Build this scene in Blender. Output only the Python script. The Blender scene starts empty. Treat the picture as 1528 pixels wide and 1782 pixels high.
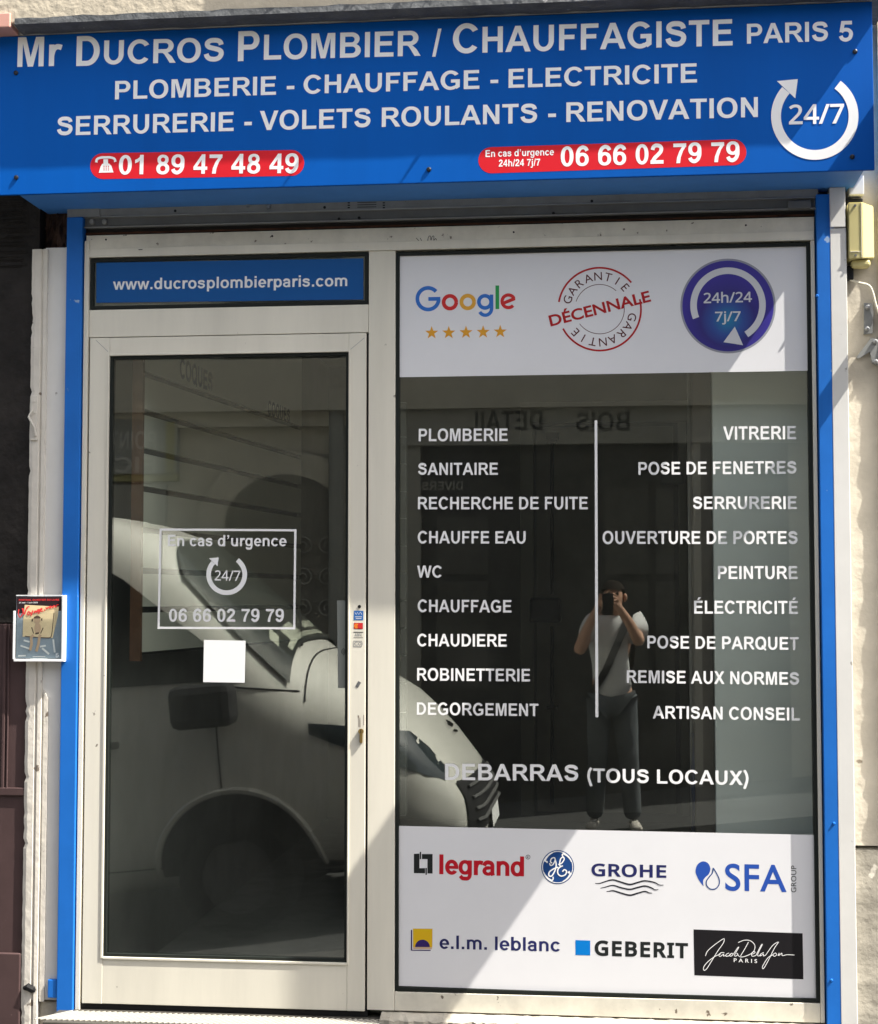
import bpy, bmesh, math, os, random
from mathutils import Vector, Matrix, Quaternion
from mathutils.geometry import tessellate_polygon, delaunay_2d_cdt
import numpy as np
random.seed(7)
sc = bpy.context.scene
COL = sc.collection
rad = math.radians

# ------------------------------------------------------------------ camera, light, exposure
D, CZ = 5.2, 1.56                       # camera stands 5.2 m from the shopfront, phone at 1.56 m
YAW, PITCH, F, PW, PH = -0.1082, 0.0553, 2700.0, 1528.0, 1782.0
cam = bpy.data.cameras.new('camera'); cam.sensor_fit = 'HORIZONTAL'; cam.sensor_width = 36
cam.lens = 36 * F / PW; cam.clip_start = 0.01; cam.clip_end = 300
co = bpy.data.objects.new('camera', cam); COL.objects.link(co)
co.location = (0, -D, CZ); co.rotation_euler = (math.pi / 2 + PITCH, 0, -YAW); sc.camera = co

SX, SY = 0.69, 0.171                        # sunlight: sideways and inward travel per metre of drop
SUN = Vector((-SX, SY, -1.0)).normalized()      # direction the sunlight travels
world = bpy.data.worlds.new('World'); sc.world = world; world.use_nodes = True
nt = world.node_tree; bg = nt.nodes['Background']; bg.inputs['Strength'].default_value = 0.092
sky = nt.nodes.new('ShaderNodeTexSky'); sky.sky_type = 'NISHITA'; sky.sun_disc = False
sky.sun_elevation = math.asin(-SUN.z); sky.sun_rotation = math.atan2(-SUN.x, -SUN.y)
sky.air_density = 1.0; sky.dust_density = 4.0; sky.ozone_density = 0.6
hs_ = nt.nodes.new('ShaderNodeHueSaturation'); hs_.inputs['Saturation'].default_value = 0.48      # a pale hazy summer sky
nt.links.new(sky.outputs[0], hs_.inputs['Color']); nt.links.new(hs_.outputs[0], bg.inputs[0])
sl = bpy.data.lights.new('sun', 'SUN'); sl.energy = 4.0; sl.angle = rad(0.42); sl.color = (1.0, 0.95, 0.86)
so = bpy.data.objects.new('sun', sl); COL.objects.link(so); so.rotation_euler = SUN.to_track_quat('-Z', 'Y').to_euler()
so.location = (4, -4, 12)
sc.view_settings.view_transform = 'Standard'; sc.view_settings.look = 'None'
sc.view_settings.exposure = 1.75; sc.view_settings.gamma = 1
sc.render.engine = 'CYCLES'
cy = sc.cycles; cy.use_denoising = True; cy.max_bounces = 8; cy.diffuse_bounces = 4; cy.glossy_bounces = 4
cy.transparent_max_bounces = 16; cy.sample_clamp_indirect = 4.0; cy.caustics_reflective = False; cy.caustics_refractive = False
try: cy.denoiser = 'OPENIMAGEDENOISE'; cy.denoising_input_passes = 'RGB_ALBEDO_NORMAL'
except Exception: pass

# ------------------------------------------------------------------ pixel of the photograph -> point on the plane Y
_cy, _sy, _cp, _sp = math.cos(YAW), math.sin(YAW), math.cos(PITCH), math.sin(PITCH)
FW = Vector((_sy * _cp, _cy * _cp, _sp)); RT = Vector((_cy, -_sy, 0)); UP = RT.cross(FW)
def P(px, py, Y=0.0):
    d = FW + RT * ((px - PW / 2) / F) + UP * (-(py - PH / 2) / F)
    return Vector((0, -D, CZ)) + d * ((Y + D) / d.y)
def PM(px, py, Yv):                      # a point seen mirrored in the panes, Yv behind them -> its real place in the street
    p = P(px, py, Yv); return Vector((p.x, 0.02 - p.y, p.z))

# ------------------------------------------------------------------ materials
def mat(name, col, rough=0.5, metal=0.0, var=0.0, vscale=6.0, bump=0.0, bscale=40.0, specks=0.0, speck_col=(0.08, 0.07, 0.06), sscale=30.0, spec=0.22, coat=0.0, streak=False):
    m = bpy.data.materials.new(name); m.use_nodes = True
    t = m.node_tree; N = t.nodes; L = t.links; b = N['Principled BSDF']
    b.inputs['Base Color'].default_value = (*col, 1); b.inputs['Roughness'].default_value = rough
    b.inputs['Metallic'].default_value = metal; b.inputs['Specular IOR Level'].default_value = spec
    b.inputs['Coat Weight'].default_value = coat
    tc = N.new('ShaderNodeTexCoord'); src = tc.outputs['Object']
    if streak:
        mp = N.new('ShaderNodeMapping'); mp.inputs['Scale'].default_value = (1, 1, 0.12); L.new(src, mp.inputs[0]); src = mp.outputs[0]
    last = None
    if var > 0:
        n = N.new('ShaderNodeTexNoise'); n.inputs['Scale'].default_value = vscale; n.inputs['Detail'].default_value = 6; n.inputs['Roughness'].default_value = 0.65
        L.new(src, n.inputs['Vector'])
        r = N.new('ShaderNodeMapRange'); r.inputs['From Min'].default_value = 0.3; r.inputs['From Max'].default_value = 0.7
        r.inputs['To Min'].default_value = 1 - var; r.inputs['To Max'].default_value = 1 + var * 0.6; L.new(n.outputs['Fac'], r.inputs['Value'])
        mx = N.new('ShaderNodeVectorMath'); mx.operation = 'SCALE'; mx.inputs[0].default_value = col; L.new(r.outputs[0], mx.inputs['Scale'])
        last = mx.outputs[0]
    if specks > 0:
        n2 = N.new('ShaderNodeTexNoise'); n2.inputs['Scale'].default_value = sscale; n2.inputs['Detail'].default_value = 4; L.new(tc.outputs['Object'], n2.inputs['Vector'])
        r2 = N.new('ShaderNodeMapRange'); r2.inputs['From Min'].default_value = 0.72 - specks * 0.2; r2.inputs['From Max'].default_value = 0.75 - specks * 0.2; L.new(n2.outputs['Fac'], r2.inputs['Value'])
        mm = N.new('ShaderNodeMix'); mm.data_type = 'RGBA'; L.new(r2.outputs[0], mm.inputs['Factor'])
        mm.inputs['A'].default_value = (*col, 1); mm.inputs['B'].default_value = (*speck_col, 1)
        if last: L.new(last, mm.inputs['A'])
        last = mm.outputs['Result']
    if last: L.new(last, b.inputs['Base Color'])
    if bump > 0:
        n3 = N.new('ShaderNodeTexNoise'); n3.inputs['Scale'].default_value = bscale; n3.inputs['Detail'].default_value = 8; L.new(tc.outputs['Object'], n3.inputs['Vector'])
        bp = N.new('ShaderNodeBump'); bp.inputs['Strength'].default_value = bump; bp.inputs['Distance'].default_value = 0.01; L.new(n3.outputs['Fac'], bp.inputs['Height']); L.new(bp.outputs[0], b.inputs['Normal'])
    return m

def glass_mat(name, r0=0.105, tint=(0.91, 0.94, 0.92), dust=0.006):
    m = bpy.data.materials.new(name); m.use_nodes = True
    t = m.node_tree; N = t.nodes; L = t.links; N.remove(N['Principled BSDF']); out = N['Material Output']
    g = N.new('ShaderNodeNewGeometry'); dt = N.new('ShaderNodeVectorMath'); dt.operation = 'DOT_PRODUCT'
    L.new(g.outputs['Incoming'], dt.inputs[0]); L.new(g.outputs['Normal'], dt.inputs[1])
    ab = N.new('ShaderNodeMath'); ab.operation = 'ABSOLUTE'; L.new(dt.outputs['Value'], ab.inputs[0])
    om = N.new('ShaderNodeMath'); om.operation = 'SUBTRACT'; om.inputs[0].default_value = 1; L.new(ab.outputs[0], om.inputs[1])
    pw = N.new('ShaderNodeMath'); pw.operation = 'POWER'; L.new(om.outputs[0], pw.inputs[0]); pw.inputs[1].default_value = 5
    ma = N.new('ShaderNodeMath'); ma.operation = 'MULTIPLY_ADD'; L.new(pw.outputs[0], ma.inputs[0]); ma.inputs[1].default_value = 1 - r0; ma.inputs[2].default_value = r0
    tr = N.new('ShaderNodeBsdfTransparent'); tr.inputs[0].default_value = (*tint, 1)
    gl = N.new('ShaderNodeBsdfGlossy'); gl.inputs['Roughness'].default_value = 0.0; gl.inputs['Color'].default_value = (0.95, 0.97, 0.93, 1)
    df = N.new('ShaderNodeBsdfDiffuse'); df.inputs[0].default_value = (.75, .78, .74, 1)      # thin film of dust
    nz = N.new('ShaderNodeTexNoise'); nz.inputs['Scale'].default_value = 5; nz.inputs['Detail'].default_value = 7; tcn = N.new('ShaderNodeTexCoord'); L.new(tcn.outputs['Object'], nz.inputs['Vector'])
    dm = N.new('ShaderNodeMath'); dm.operation = 'MULTIPLY'; L.new(nz.outputs['Fac'], dm.inputs[0]); dm.inputs[1].default_value = dust * 2
    td = N.new('ShaderNodeMixShader'); L.new(dm.outputs[0], td.inputs[0]); L.new(tr.outputs[0], td.inputs[1]); L.new(df.outputs[0], td.inputs[2]); tr = td
    mx = N.new('ShaderNodeMixShader'); L.new(ma.outputs[0], mx.inputs[0]); L.new(tr.outputs[0], mx.inputs[1]); L.new(gl.outputs[0], mx.inputs[2]); L.new(mx.outputs[0], out.inputs['Surface'])
    return m

M = {}
M['sign_blue'] = mat('sign_blue', (0.0008, 0.090, 0.41), 0.5, var=0.12, vscale=3, spec=.1, streak=True)
M['sign_under'] = mat('sign_under_blue', (0.07, 0.24, 0.62), 0.5, var=0.1)
M['post_blue'] = mat('post_blue', (0.014, 0.15, 0.55), 0.5, var=0.10, vscale=5, specks=0.12, speck_col=(0.3, 0.42, 0.62), sscale=18)
M['vinyl_white'] = mat('vinyl_white', (0.86, 0.86, 0.86), 0.5, spec=.3)
M['sheet_white'] = mat('sheet_white', (0.76, 0.76, 0.78), 0.40, var=0.03, vscale=3)
M['red'] = mat('pill_red', (0.62, 0.012, 0.022), 0.45)
M['cream'] = mat('cream_aluminium', (0.73, 0.695, 0.595), 0.38, var=0.12, vscale=5, specks=0.05, speck_col=(0.22, 0.19, 0.15), sscale=22, bump=0.03, bscale=300, streak=True)
M['cream_dirty'] = mat('cream_dirty', (0.71, 0.675, 0.575), 0.42, var=0.2, vscale=7, specks=0.32, speck_col=(0.16, 0.13, 0.10), sscale=26)
M['gasket'] = mat('black_rubber', (0.012, 0.015, 0.013), 0.6)
M['plaster'] = mat('plaster', (0.52, 0.46, 0.36), 0.9, var=0.10, vscale=8, bump=0.4, bscale=38)
M['stone'] = mat('stone', (0.56, 0.51, 0.42), 0.9, var=0.16, vscale=7, bump=0.35, bscale=30, specks=0.1, speck_col=(0.25, 0.21, 0.16), sscale=14)
M['stone_grey'] = mat('stone_grey', (0.40, 0.37, 0.31), 0.9, var=0.3, vscale=9, bump=0.55, bscale=22, specks=0.2, speck_col=(0.62, 0.58, 0.5), sscale=12)
M['slate'] = mat('slate', (0.10, 0.105, 0.11), 0.6, var=0.35, vscale=9, bump=0.9, bscale=26, specks=0.16, speck_col=(0.30, 0.30, 0.30), sscale=24)
M['pink'] = mat('pink_paint', (0.62, 0.33, 0.27), 0.8, var=0.1)
M['grey_trim'] = mat('grey_trim', (0.32, 0.32, 0.31), 0.45, var=0.1)
M['maroon'] = mat('maroon_paint', (0.075, 0.046, 0.045), 0.6, var=0.15, vscale=8, specks=0.1, speck_col=(0.16, 0.11, 0.11), sscale=40)
M['shade_black_wood'] = mat('shade_black_wood', (0.022, 0.019, 0.017), 0.65, var=0.6, vscale=7, bump=0.7, bscale=30)  # maroon board blackened to stand for shade; also used on the flaking strips
M['old_brick'] = mat('old_brick', (0.075, 0.045, 0.035), 0.9, var=0.6, vscale=14, bump=0.7, bscale=30, specks=0.2, speck_col=(0.25, 0.22, 0.18), sscale=20)
M['white_paint'] = mat('white_paint', (0.70, 0.69, 0.66), 0.55, var=0.06, vscale=5, specks=0.08, speck_col=(0.35, 0.33, 0.30), sscale=24)
M['casing'] = mat('casing_paint', (0.66, 0.62, 0.55), 0.6, var=0.12, vscale=9, specks=0.22, speck_col=(0.22, 0.18, 0.14), sscale=20, bump=0.3, bscale=30)
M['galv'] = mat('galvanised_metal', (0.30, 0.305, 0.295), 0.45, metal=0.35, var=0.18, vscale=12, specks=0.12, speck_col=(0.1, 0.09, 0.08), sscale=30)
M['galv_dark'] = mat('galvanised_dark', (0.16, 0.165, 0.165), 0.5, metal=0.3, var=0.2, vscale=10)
M['black'] = mat('black_paint', (0.012, 0.012, 0.013), 0.5)
M['rust'] = mat('rusty_edge', (0.09, 0.04, 0.022), 0.8, var=0.5, vscale=18)
M['screw'] = mat('screw_dark', (0.03, 0.032, 0.04), 0.4, metal=0.5)
M['steel'] = mat('steel', (0.45, 0.45, 0.44), 0.35, metal=0.9)
M['brass'] = mat('brass', (0.36, 0.25, 0.09), 0.35, metal=0.9)
M['beige_plastic'] = mat('beige_plastic', (0.62, 0.55, 0.26), 0.45, var=0.03)
M['cable'] = mat('cable_cream', (0.66, 0.62, 0.5), 0.5)
M['clear_film'] = mat('grey_film', (0.20, 0.215, 0.20), 0.3)
M['glass'] = glass_mat('window_glass')
M['rib'] = mat('rib_metal', (0.40, 0.385, 0.34), 0.4, metal=0.2, var=0.1)
M['check'] = mat('checker_plate', (0.07, 0.065, 0.055), 0.6, metal=0.1, var=0.15, vscale=8, specks=0.1, speck_col=(0.3, 0.2, 0.12))
M['concrete'] = mat('concrete', (0.085, 0.082, 0.078), 0.9, var=0.2, vscale=7, bump=0.6, bscale=40)
M['asphalt'] = mat('asphalt', (0.05, 0.05, 0.05), 0.9, var=0.2, vscale=12, bump=0.5, bscale=120)
def flat(n, c, r=0.45, **k):
    M[n] = mat(n, c, r, **k)
flat('g_blue', (0.035, 0.165, 0.56)); flat('g_red', (0.60, 0.03, 0.03)); flat('g_yellow', (0.72, 0.37, 0.05)); flat('g_green', (0.03, 0.34, 0.09))
flat('star', (0.72, 0.34, 0.03)); flat('stamp_red', (0.42, 0.012, 0.015)); flat('stamp_dark', (0.09, 0.01, 0.012)); flat('ink', (0.015, 0.018, 0.018))
flat('wave_ink', (0.012, 0.013, 0.02)); flat('navy', (0.018, 0.022, 0.11)); flat('logo_red', (0.50, 0.008, 0.02)); flat('ge_blue', (0.012, 0.06, 0.22))
flat('sfa_blue', (0.022, 0.082, 0.40)); flat('elm_yellow', (0.70, 0.44, 0.012)); flat('elm_purple', (0.035, 0.018, 0.13)); flat('elm_pink', (0.6, 0.42, 0.3))
flat('geb_blue', (0.0, 0.19, 0.60)); flat('purple_rim', (0.30, 0.31, 0.36)); flat('orange', (0.75, 0.2, 0.03)); flat('card_blue', (0.03, 0.14, 0.42)); flat('badge_grey', (0.62, 0.63, 0.66))

def badge_mat(center, r):
    m = bpy.data.materials.new('badge_purple'); m.use_nodes = True; t = m.node_tree; N = t.nodes; L = t.links; b = N['Principled BSDF']; b.inputs['Roughness'].default_value = 0.4
    tc = N.new('ShaderNodeTexCoord'); d = N.new('ShaderNodeVectorMath'); d.operation = 'DISTANCE'; L.new(tc.outputs['Object'], d.inputs[0]); d.inputs[1].default_value = center
    cr = N.new('ShaderNodeValToRGB'); mr = N.new('ShaderNodeMapRange'); mr.inputs['From Max'].default_value = r; L.new(d.outputs['Value'], mr.inputs['Value']); L.new(mr.outputs[0], cr.inputs[0])
    e = cr.color_ramp.elements; e[0].position = 0.0; e[0].color = (0.004, 0.20, 0.36, 1); e[1].position = 1.0; e[1].color = (0.035, 0.022, 0.28, 1)
    k = cr.color_ramp.elements.new(0.35); k.color = (0.02, 0.07, 0.30, 1); k = cr.color_ramp.elements.new(0.62); k.color = (0.022, 0.016, 0.18, 1)
    L.new(cr.outputs[0], b.inputs['Base Color']); return m

# ------------------------------------------------------------------ object helpers
def link(name, me, m, parent=None):
    o = bpy.data.objects.new(name, me); COL.objects.link(o)
    if m is not None: me.materials.append(M[m] if isinstance(m, str) else m)
    if parent is not None:
        o.parent = parent
        if parent.type == 'EMPTY' and parent not in LOCAL: o.matrix_parent_inverse = Matrix.Translation(-parent.location)
    return o
LOCAL = []                                            # roots whose parts are built in the root's own axes
def from_bm(name, bm, m, parent=None, smooth=False):
    me = bpy.data.meshes.new(name); bmesh.ops.recalc_face_normals(bm, faces=bm.faces[:]); bm.to_mesh(me); bm.free()
    if smooth:
        for p in me.polygons: p.use_smooth = True
    return link(name, me, m, parent)
def tag(o, label, cat, group=None, kind=None):
    if label: o['label'] = label
    if cat: o['category'] = cat
    if group: o['group'] = group
    if kind: o['kind'] = kind
    return o
def thing(name, label, cat, loc=(0, 0, 0), group=None):
    o = bpy.data.objects.new(name, None); o.empty_display_size = 0.1; COL.objects.link(o); o.location = loc
    return tag(o, label, cat, group, 'thing')
def add_box(bm, x0, x1, y0, y1, z0, z1, bevel=0.0, rot=None):
    r = bmesh.ops.create_cube(bm, size=1.0); vs = r['verts']
    bmesh.ops.scale(bm, vec=(abs(x1 - x0), abs(y1 - y0), abs(z1 - z0)), verts=vs)
    if rot is not None: bmesh.ops.rotate(bm, matrix=rot, verts=vs)
    bmesh.ops.translate(bm, vec=((x0 + x1) / 2, (y0 + y1) / 2, (z0 + z1) / 2), verts=vs)
    if bevel > 0:
        es = {e for v in vs for e in v.link_edges}
        bmesh.ops.bevel(bm, geom=list(es), offset=bevel, segments=2, profile=0.5, affect='EDGES')
def box(name, m, x0, x1, y0, y1, z0, z1, parent=None, bevel=0.0015):
    bm = bmesh.new(); add_box(bm, x0, x1, y0, y1, z0, z1, bevel); return from_bm(name, bm, m, parent)
def rect(name, m, tl, br, Y, th, parent=None, bevel=0.0015):      # box whose front face, on the plane Y, runs between two photo pixels
    a, b = P(*tl, Y), P(*br, Y); return box(name, m, a.x, b.x, Y, Y + th, b.z, a.z, parent, bevel)
def add_rect(bm, tl, br, Y, th, bevel=0.0015):
    a, b = P(*tl, Y), P(*br, Y); add_box(bm, a.x, b.x, Y, Y + th, b.z, a.z, bevel)
def add_poly(bm, pts, th, n=Vector((0, 1, 0))):                    # flat plate: front outline pts, thickness th along n
    vs = [bm.verts.new(p) for p in pts]
    tris = tessellate_polygon([pts])
    if th <= 0:
        for t in tris:
            try: bm.faces.new([vs[i] for i in t])
            except ValueError: pass
        return
    vb = [bm.verts.new(Vector(p) + n * th) for p in pts]
    for t in tris:
        try: bm.faces.new([vs[i] for i in t]); bm.faces.new([vb[i] for i in reversed(t)])
        except ValueError: pass
    k = len(pts)
    for i in range(k): bm.faces.new((vs[i], vs[(i + 1) % k], vb[(i + 1) % k], vb[i]))
def poly(name, m, pxs, Y, th, parent=None):
    bm = bmesh.new(); add_poly(bm, [P(x, y, Y) for x, y in pxs], th); return from_bm(name, bm, m, parent)
def add_tube(bm, pts, r, seg=10, cap=True):
    pts = [Vector(p) for p in pts]; rings = []
    for i, p in enumerate(pts):
        d = (pts[min(i + 1, len(pts) - 1)] - pts[max(i - 1, 0)]).normalized()
        a = d.orthogonal().normalized() if i == 0 else (a - d * a.dot(d)).normalized()
        b = d.cross(a); rr = r[i] if isinstance(r, (list, tuple)) else r
        rings.append([bm.verts.new(p + (a * math.cos(2 * math.pi * k / seg) + b * math.sin(2 * math.pi * k / seg)) * rr) for k in range(seg)])
    for A, B in zip(rings, rings[1:]):
        for k in range(seg): bm.faces.new((A[k], A[(k + 1) % seg], B[(k + 1) % seg], B[k]))
    if cap: bm.faces.new(rings[0][::-1]); bm.faces.new(rings[-1])
def add_disc(bm, c, r, y0, y1, seg=40, axis='y'):
    add_tube(bm, [(c[0], y0, c[2]), (c[0], y1, c[2])], r, seg)

# ------------------------------------------------------------------ lettering: outlines of the bundled fonts, thickened
FD = bpy.utils.system_resource('DATAFILES', path='fonts')
def font(fn):
    try: return bpy.data.fonts.load(fn if fn[0] == '<' else os.path.join(FD, fn))
    except Exception: return bpy.data.fonts.load('<builtin>')
FONTS = {'gill': font('<builtin>'), 'open': font('NotoSansHebrew-Regular.woff2')}
def _contours(s, f, space):
    c = bpy.data.curves.new('txt', 'FONT'); c.body = s; c.font = FONTS[f]; c.space_character = space
    o = bpy.data.objects.new('txt', c); COL.objects.link(o)
    dg = bpy.context.evaluated_depsgraph_get(); cu = o.evaluated_get(dg).to_curve(dg)
    out = []
    for sp in cu.splines:
        pts = []
        if sp.type == 'BEZIER':
            bp = sp.bezier_points; n = len(bp)
            for i in range(n):
                a, b = bp[i], bp[(i + 1) % n]; p0, p1, p2, p3 = a.co, a.handle_right, b.handle_left, b.co
                straight = (p1 - p0).cross(p3 - p0).length < 1e-5 and (p2 - p0).cross(p3 - p0).length < 1e-5
                k = 1 if straight else 6
                for j in range(k):
                    t = j / k; u = 1 - t; q = p0 * u ** 3 + p1 * 3 * u * u * t + p2 * 3 * u * t * t + p3 * t ** 3; pts.append((q.x, q.y))
        else: pts = [(p.co.x, p.co.y) for p in sp.points]
        q = []
        for p in pts:
            if not q or math.hypot(p[0] - q[-1][0], p[1] - q[-1][1]) > 1e-4: q.append(p)
        if len(q) > 2 and math.hypot(q[0][0] - q[-1][0], q[0][1] - q[-1][1]) <= 1e-4: q.pop()
        if len(q) > 2: out.append(q)
    o.evaluated_get(dg).to_curve_clear(); bpy.data.objects.remove(o); bpy.data.curves.remove(c)
    return out
def _area(c): return 0.5 * sum(c[i][0] * c[(i + 1) % len(c)][1] - c[(i + 1) % len(c)][0] * c[i][1] for i in range(len(c)))
def _inside(p, c):
    r = False; j = len(c) - 1
    for i in range(len(c)):
        if (c[i][1] > p[1]) != (c[j][1] > p[1]) and p[0] < (c[j][0] - c[i][0]) * (p[1] - c[i][1]) / (c[j][1] - c[i][1]) + c[i][0]: r = not r
        j = i
    return r
def _grow(c, d):                          # move a contour to its right by d (mitred)
    n = len(c); o = []
    for i in range(n):
        ax, ay = c[i][0] - c[i - 1][0], c[i][1] - c[i - 1][1]; bx, by = c[(i + 1) % n][0] - c[i][0], c[(i + 1) % n][1] - c[i][1]
        la, lb = math.hypot(ax, ay), math.hypot(bx, by); n1 = (ay / la, -ax / la); n2 = (by / lb, -bx / lb)
        k = 1 + n1[0] * n2[0] + n1[1] * n2[1]; k = max(k, 0.35)
        o.append((c[i][0] + d * (n1[0] + n2[0]) / k, c[i][1] + d * (n1[1] + n2[1]) / k))
    return o
_caps = {}
def cap_height(f, bold):
    if f not in _caps:
        ys = [p[1] for c in _contours('H', f, 1.0) for p in c]; _caps[f] = max(ys) - min(ys)
    return _caps[f] + 2 * bold
# ---- bold grotesque letters drawn here (units of 1/1000 em, cap height 716): outlines turn left, holes turn right
def _R(x0, y0, x1, y1): return [(x0, y0), (x1, y0), (x1, y1), (x0, y1)]
def _E(cx, cy_, rx, ry, n=44): return [(cx + rx * math.copysign(abs(math.cos(2 * math.pi * i / n)) ** .92, math.cos(2 * math.pi * i / n)), cy_ + ry * math.copysign(abs(math.sin(2 * math.pi * i / n)) ** .92, math.sin(2 * math.pi * i / n))) for i in range(n)]
def _O(cx, cy_, rx, ry, ix, iy): return [_E(cx, cy_, rx, ry), ('h', _E(cx, cy_, ix, iy))]
def _S(cx, cy_, rx, ry, ix, iy, a0, a1, b0=None, b1=None, n=36):
    b0 = a0 if b0 is None else b0; b1 = a1 if b1 is None else b1; f = lambda r, q, a: (cx + r * math.cos(rad(a)), cy_ + q * math.sin(rad(a)))
    return [f(rx, ry, a0 + (a1 - a0) * i / n) for i in range(n + 1)] + [f(ix, iy, b1 + (b0 - b1) * i / n) for i in range(n + 1)]
def _cr(pts, n=6):
    out = []
    for i in range(len(pts) - 1):
        p0, p1, p2, p3 = pts[max(i - 1, 0)], pts[i], pts[i + 1], pts[min(i + 2, len(pts) - 1)]
        for j in range(n):
            t = j / n; out.append(tuple(0.5 * (2 * p1[k] + (p2[k] - p0[k]) * t + (2 * p0[k] - 5 * p1[k] + 4 * p2[k] - p3[k]) * t * t + (3 * p1[k] - p0[k] - 3 * p2[k] + p3[k]) * t ** 3) for k in (0, 1)))
    return out + [pts[-1]]
def _W(pts, w):
    q = _cr(pts); L_, R_ = [], []
    for i in range(len(q)):
        a, b = q[max(i - 1, 0)], q[min(i + 1, len(q) - 1)]; l = math.hypot(b[0] - a[0], b[1] - a[1]) or 1; nx, ny = -(b[1] - a[1]) / l * w / 2, (b[0] - a[0]) / l * w / 2
        L_.append((q[i][0] + nx, q[i][1] + ny)); R_.append((q[i][0] - nx, q[i][1] - ny))
    return L_ + R_[::-1]
def _lobe(x0, y0, y1, cx, rx, ix0=None, n=18):           # stem side x0, round to the right
    cy_, ry = (y0 + y1) / 2, (y1 - y0) / 2; return [(x0, y0)] + [(cx + rx * math.cos(rad(a)), cy_ + ry * math.sin(rad(a))) for a in [-90 + 180 * i / n for i in range(n + 1)]] + [(x0, y1)]
_Sp = [(540, 500), (515, 575), (440, 628), (335, 640), (225, 628), (148, 575), (140, 500), (195, 440), (330, 398), (468, 355), (538, 295), (540, 205), (485, 120), (400, 82), (325, 76), (215, 95), (140, 160), (112, 240)]
_sp = [(x * .80 - 2, y * .727) for x, y in _Sp]
_six = [_E(283, 230, 240, 242), ('h', _E(283, 228, 100, 130)), _W([(462, 535), (425, 610), (350, 658), (270, 658), (175, 590), (118, 460), (110, 330), (112, 220)], 136)]
def _rot(g, cx, cy_): return [('h', [(2 * cx - x, 2 * cy_ - y) for x, y in c[1]]) if c[0] == 'h' else [(2 * cx - x, 2 * cy_ - y) for x, y in c] for c in g]
_n = [_R(66, 0, 203, 519), _R(410, 0, 547, 330), _S(306, 312, 241, 219, 104, 106, 0, 180)]
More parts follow.
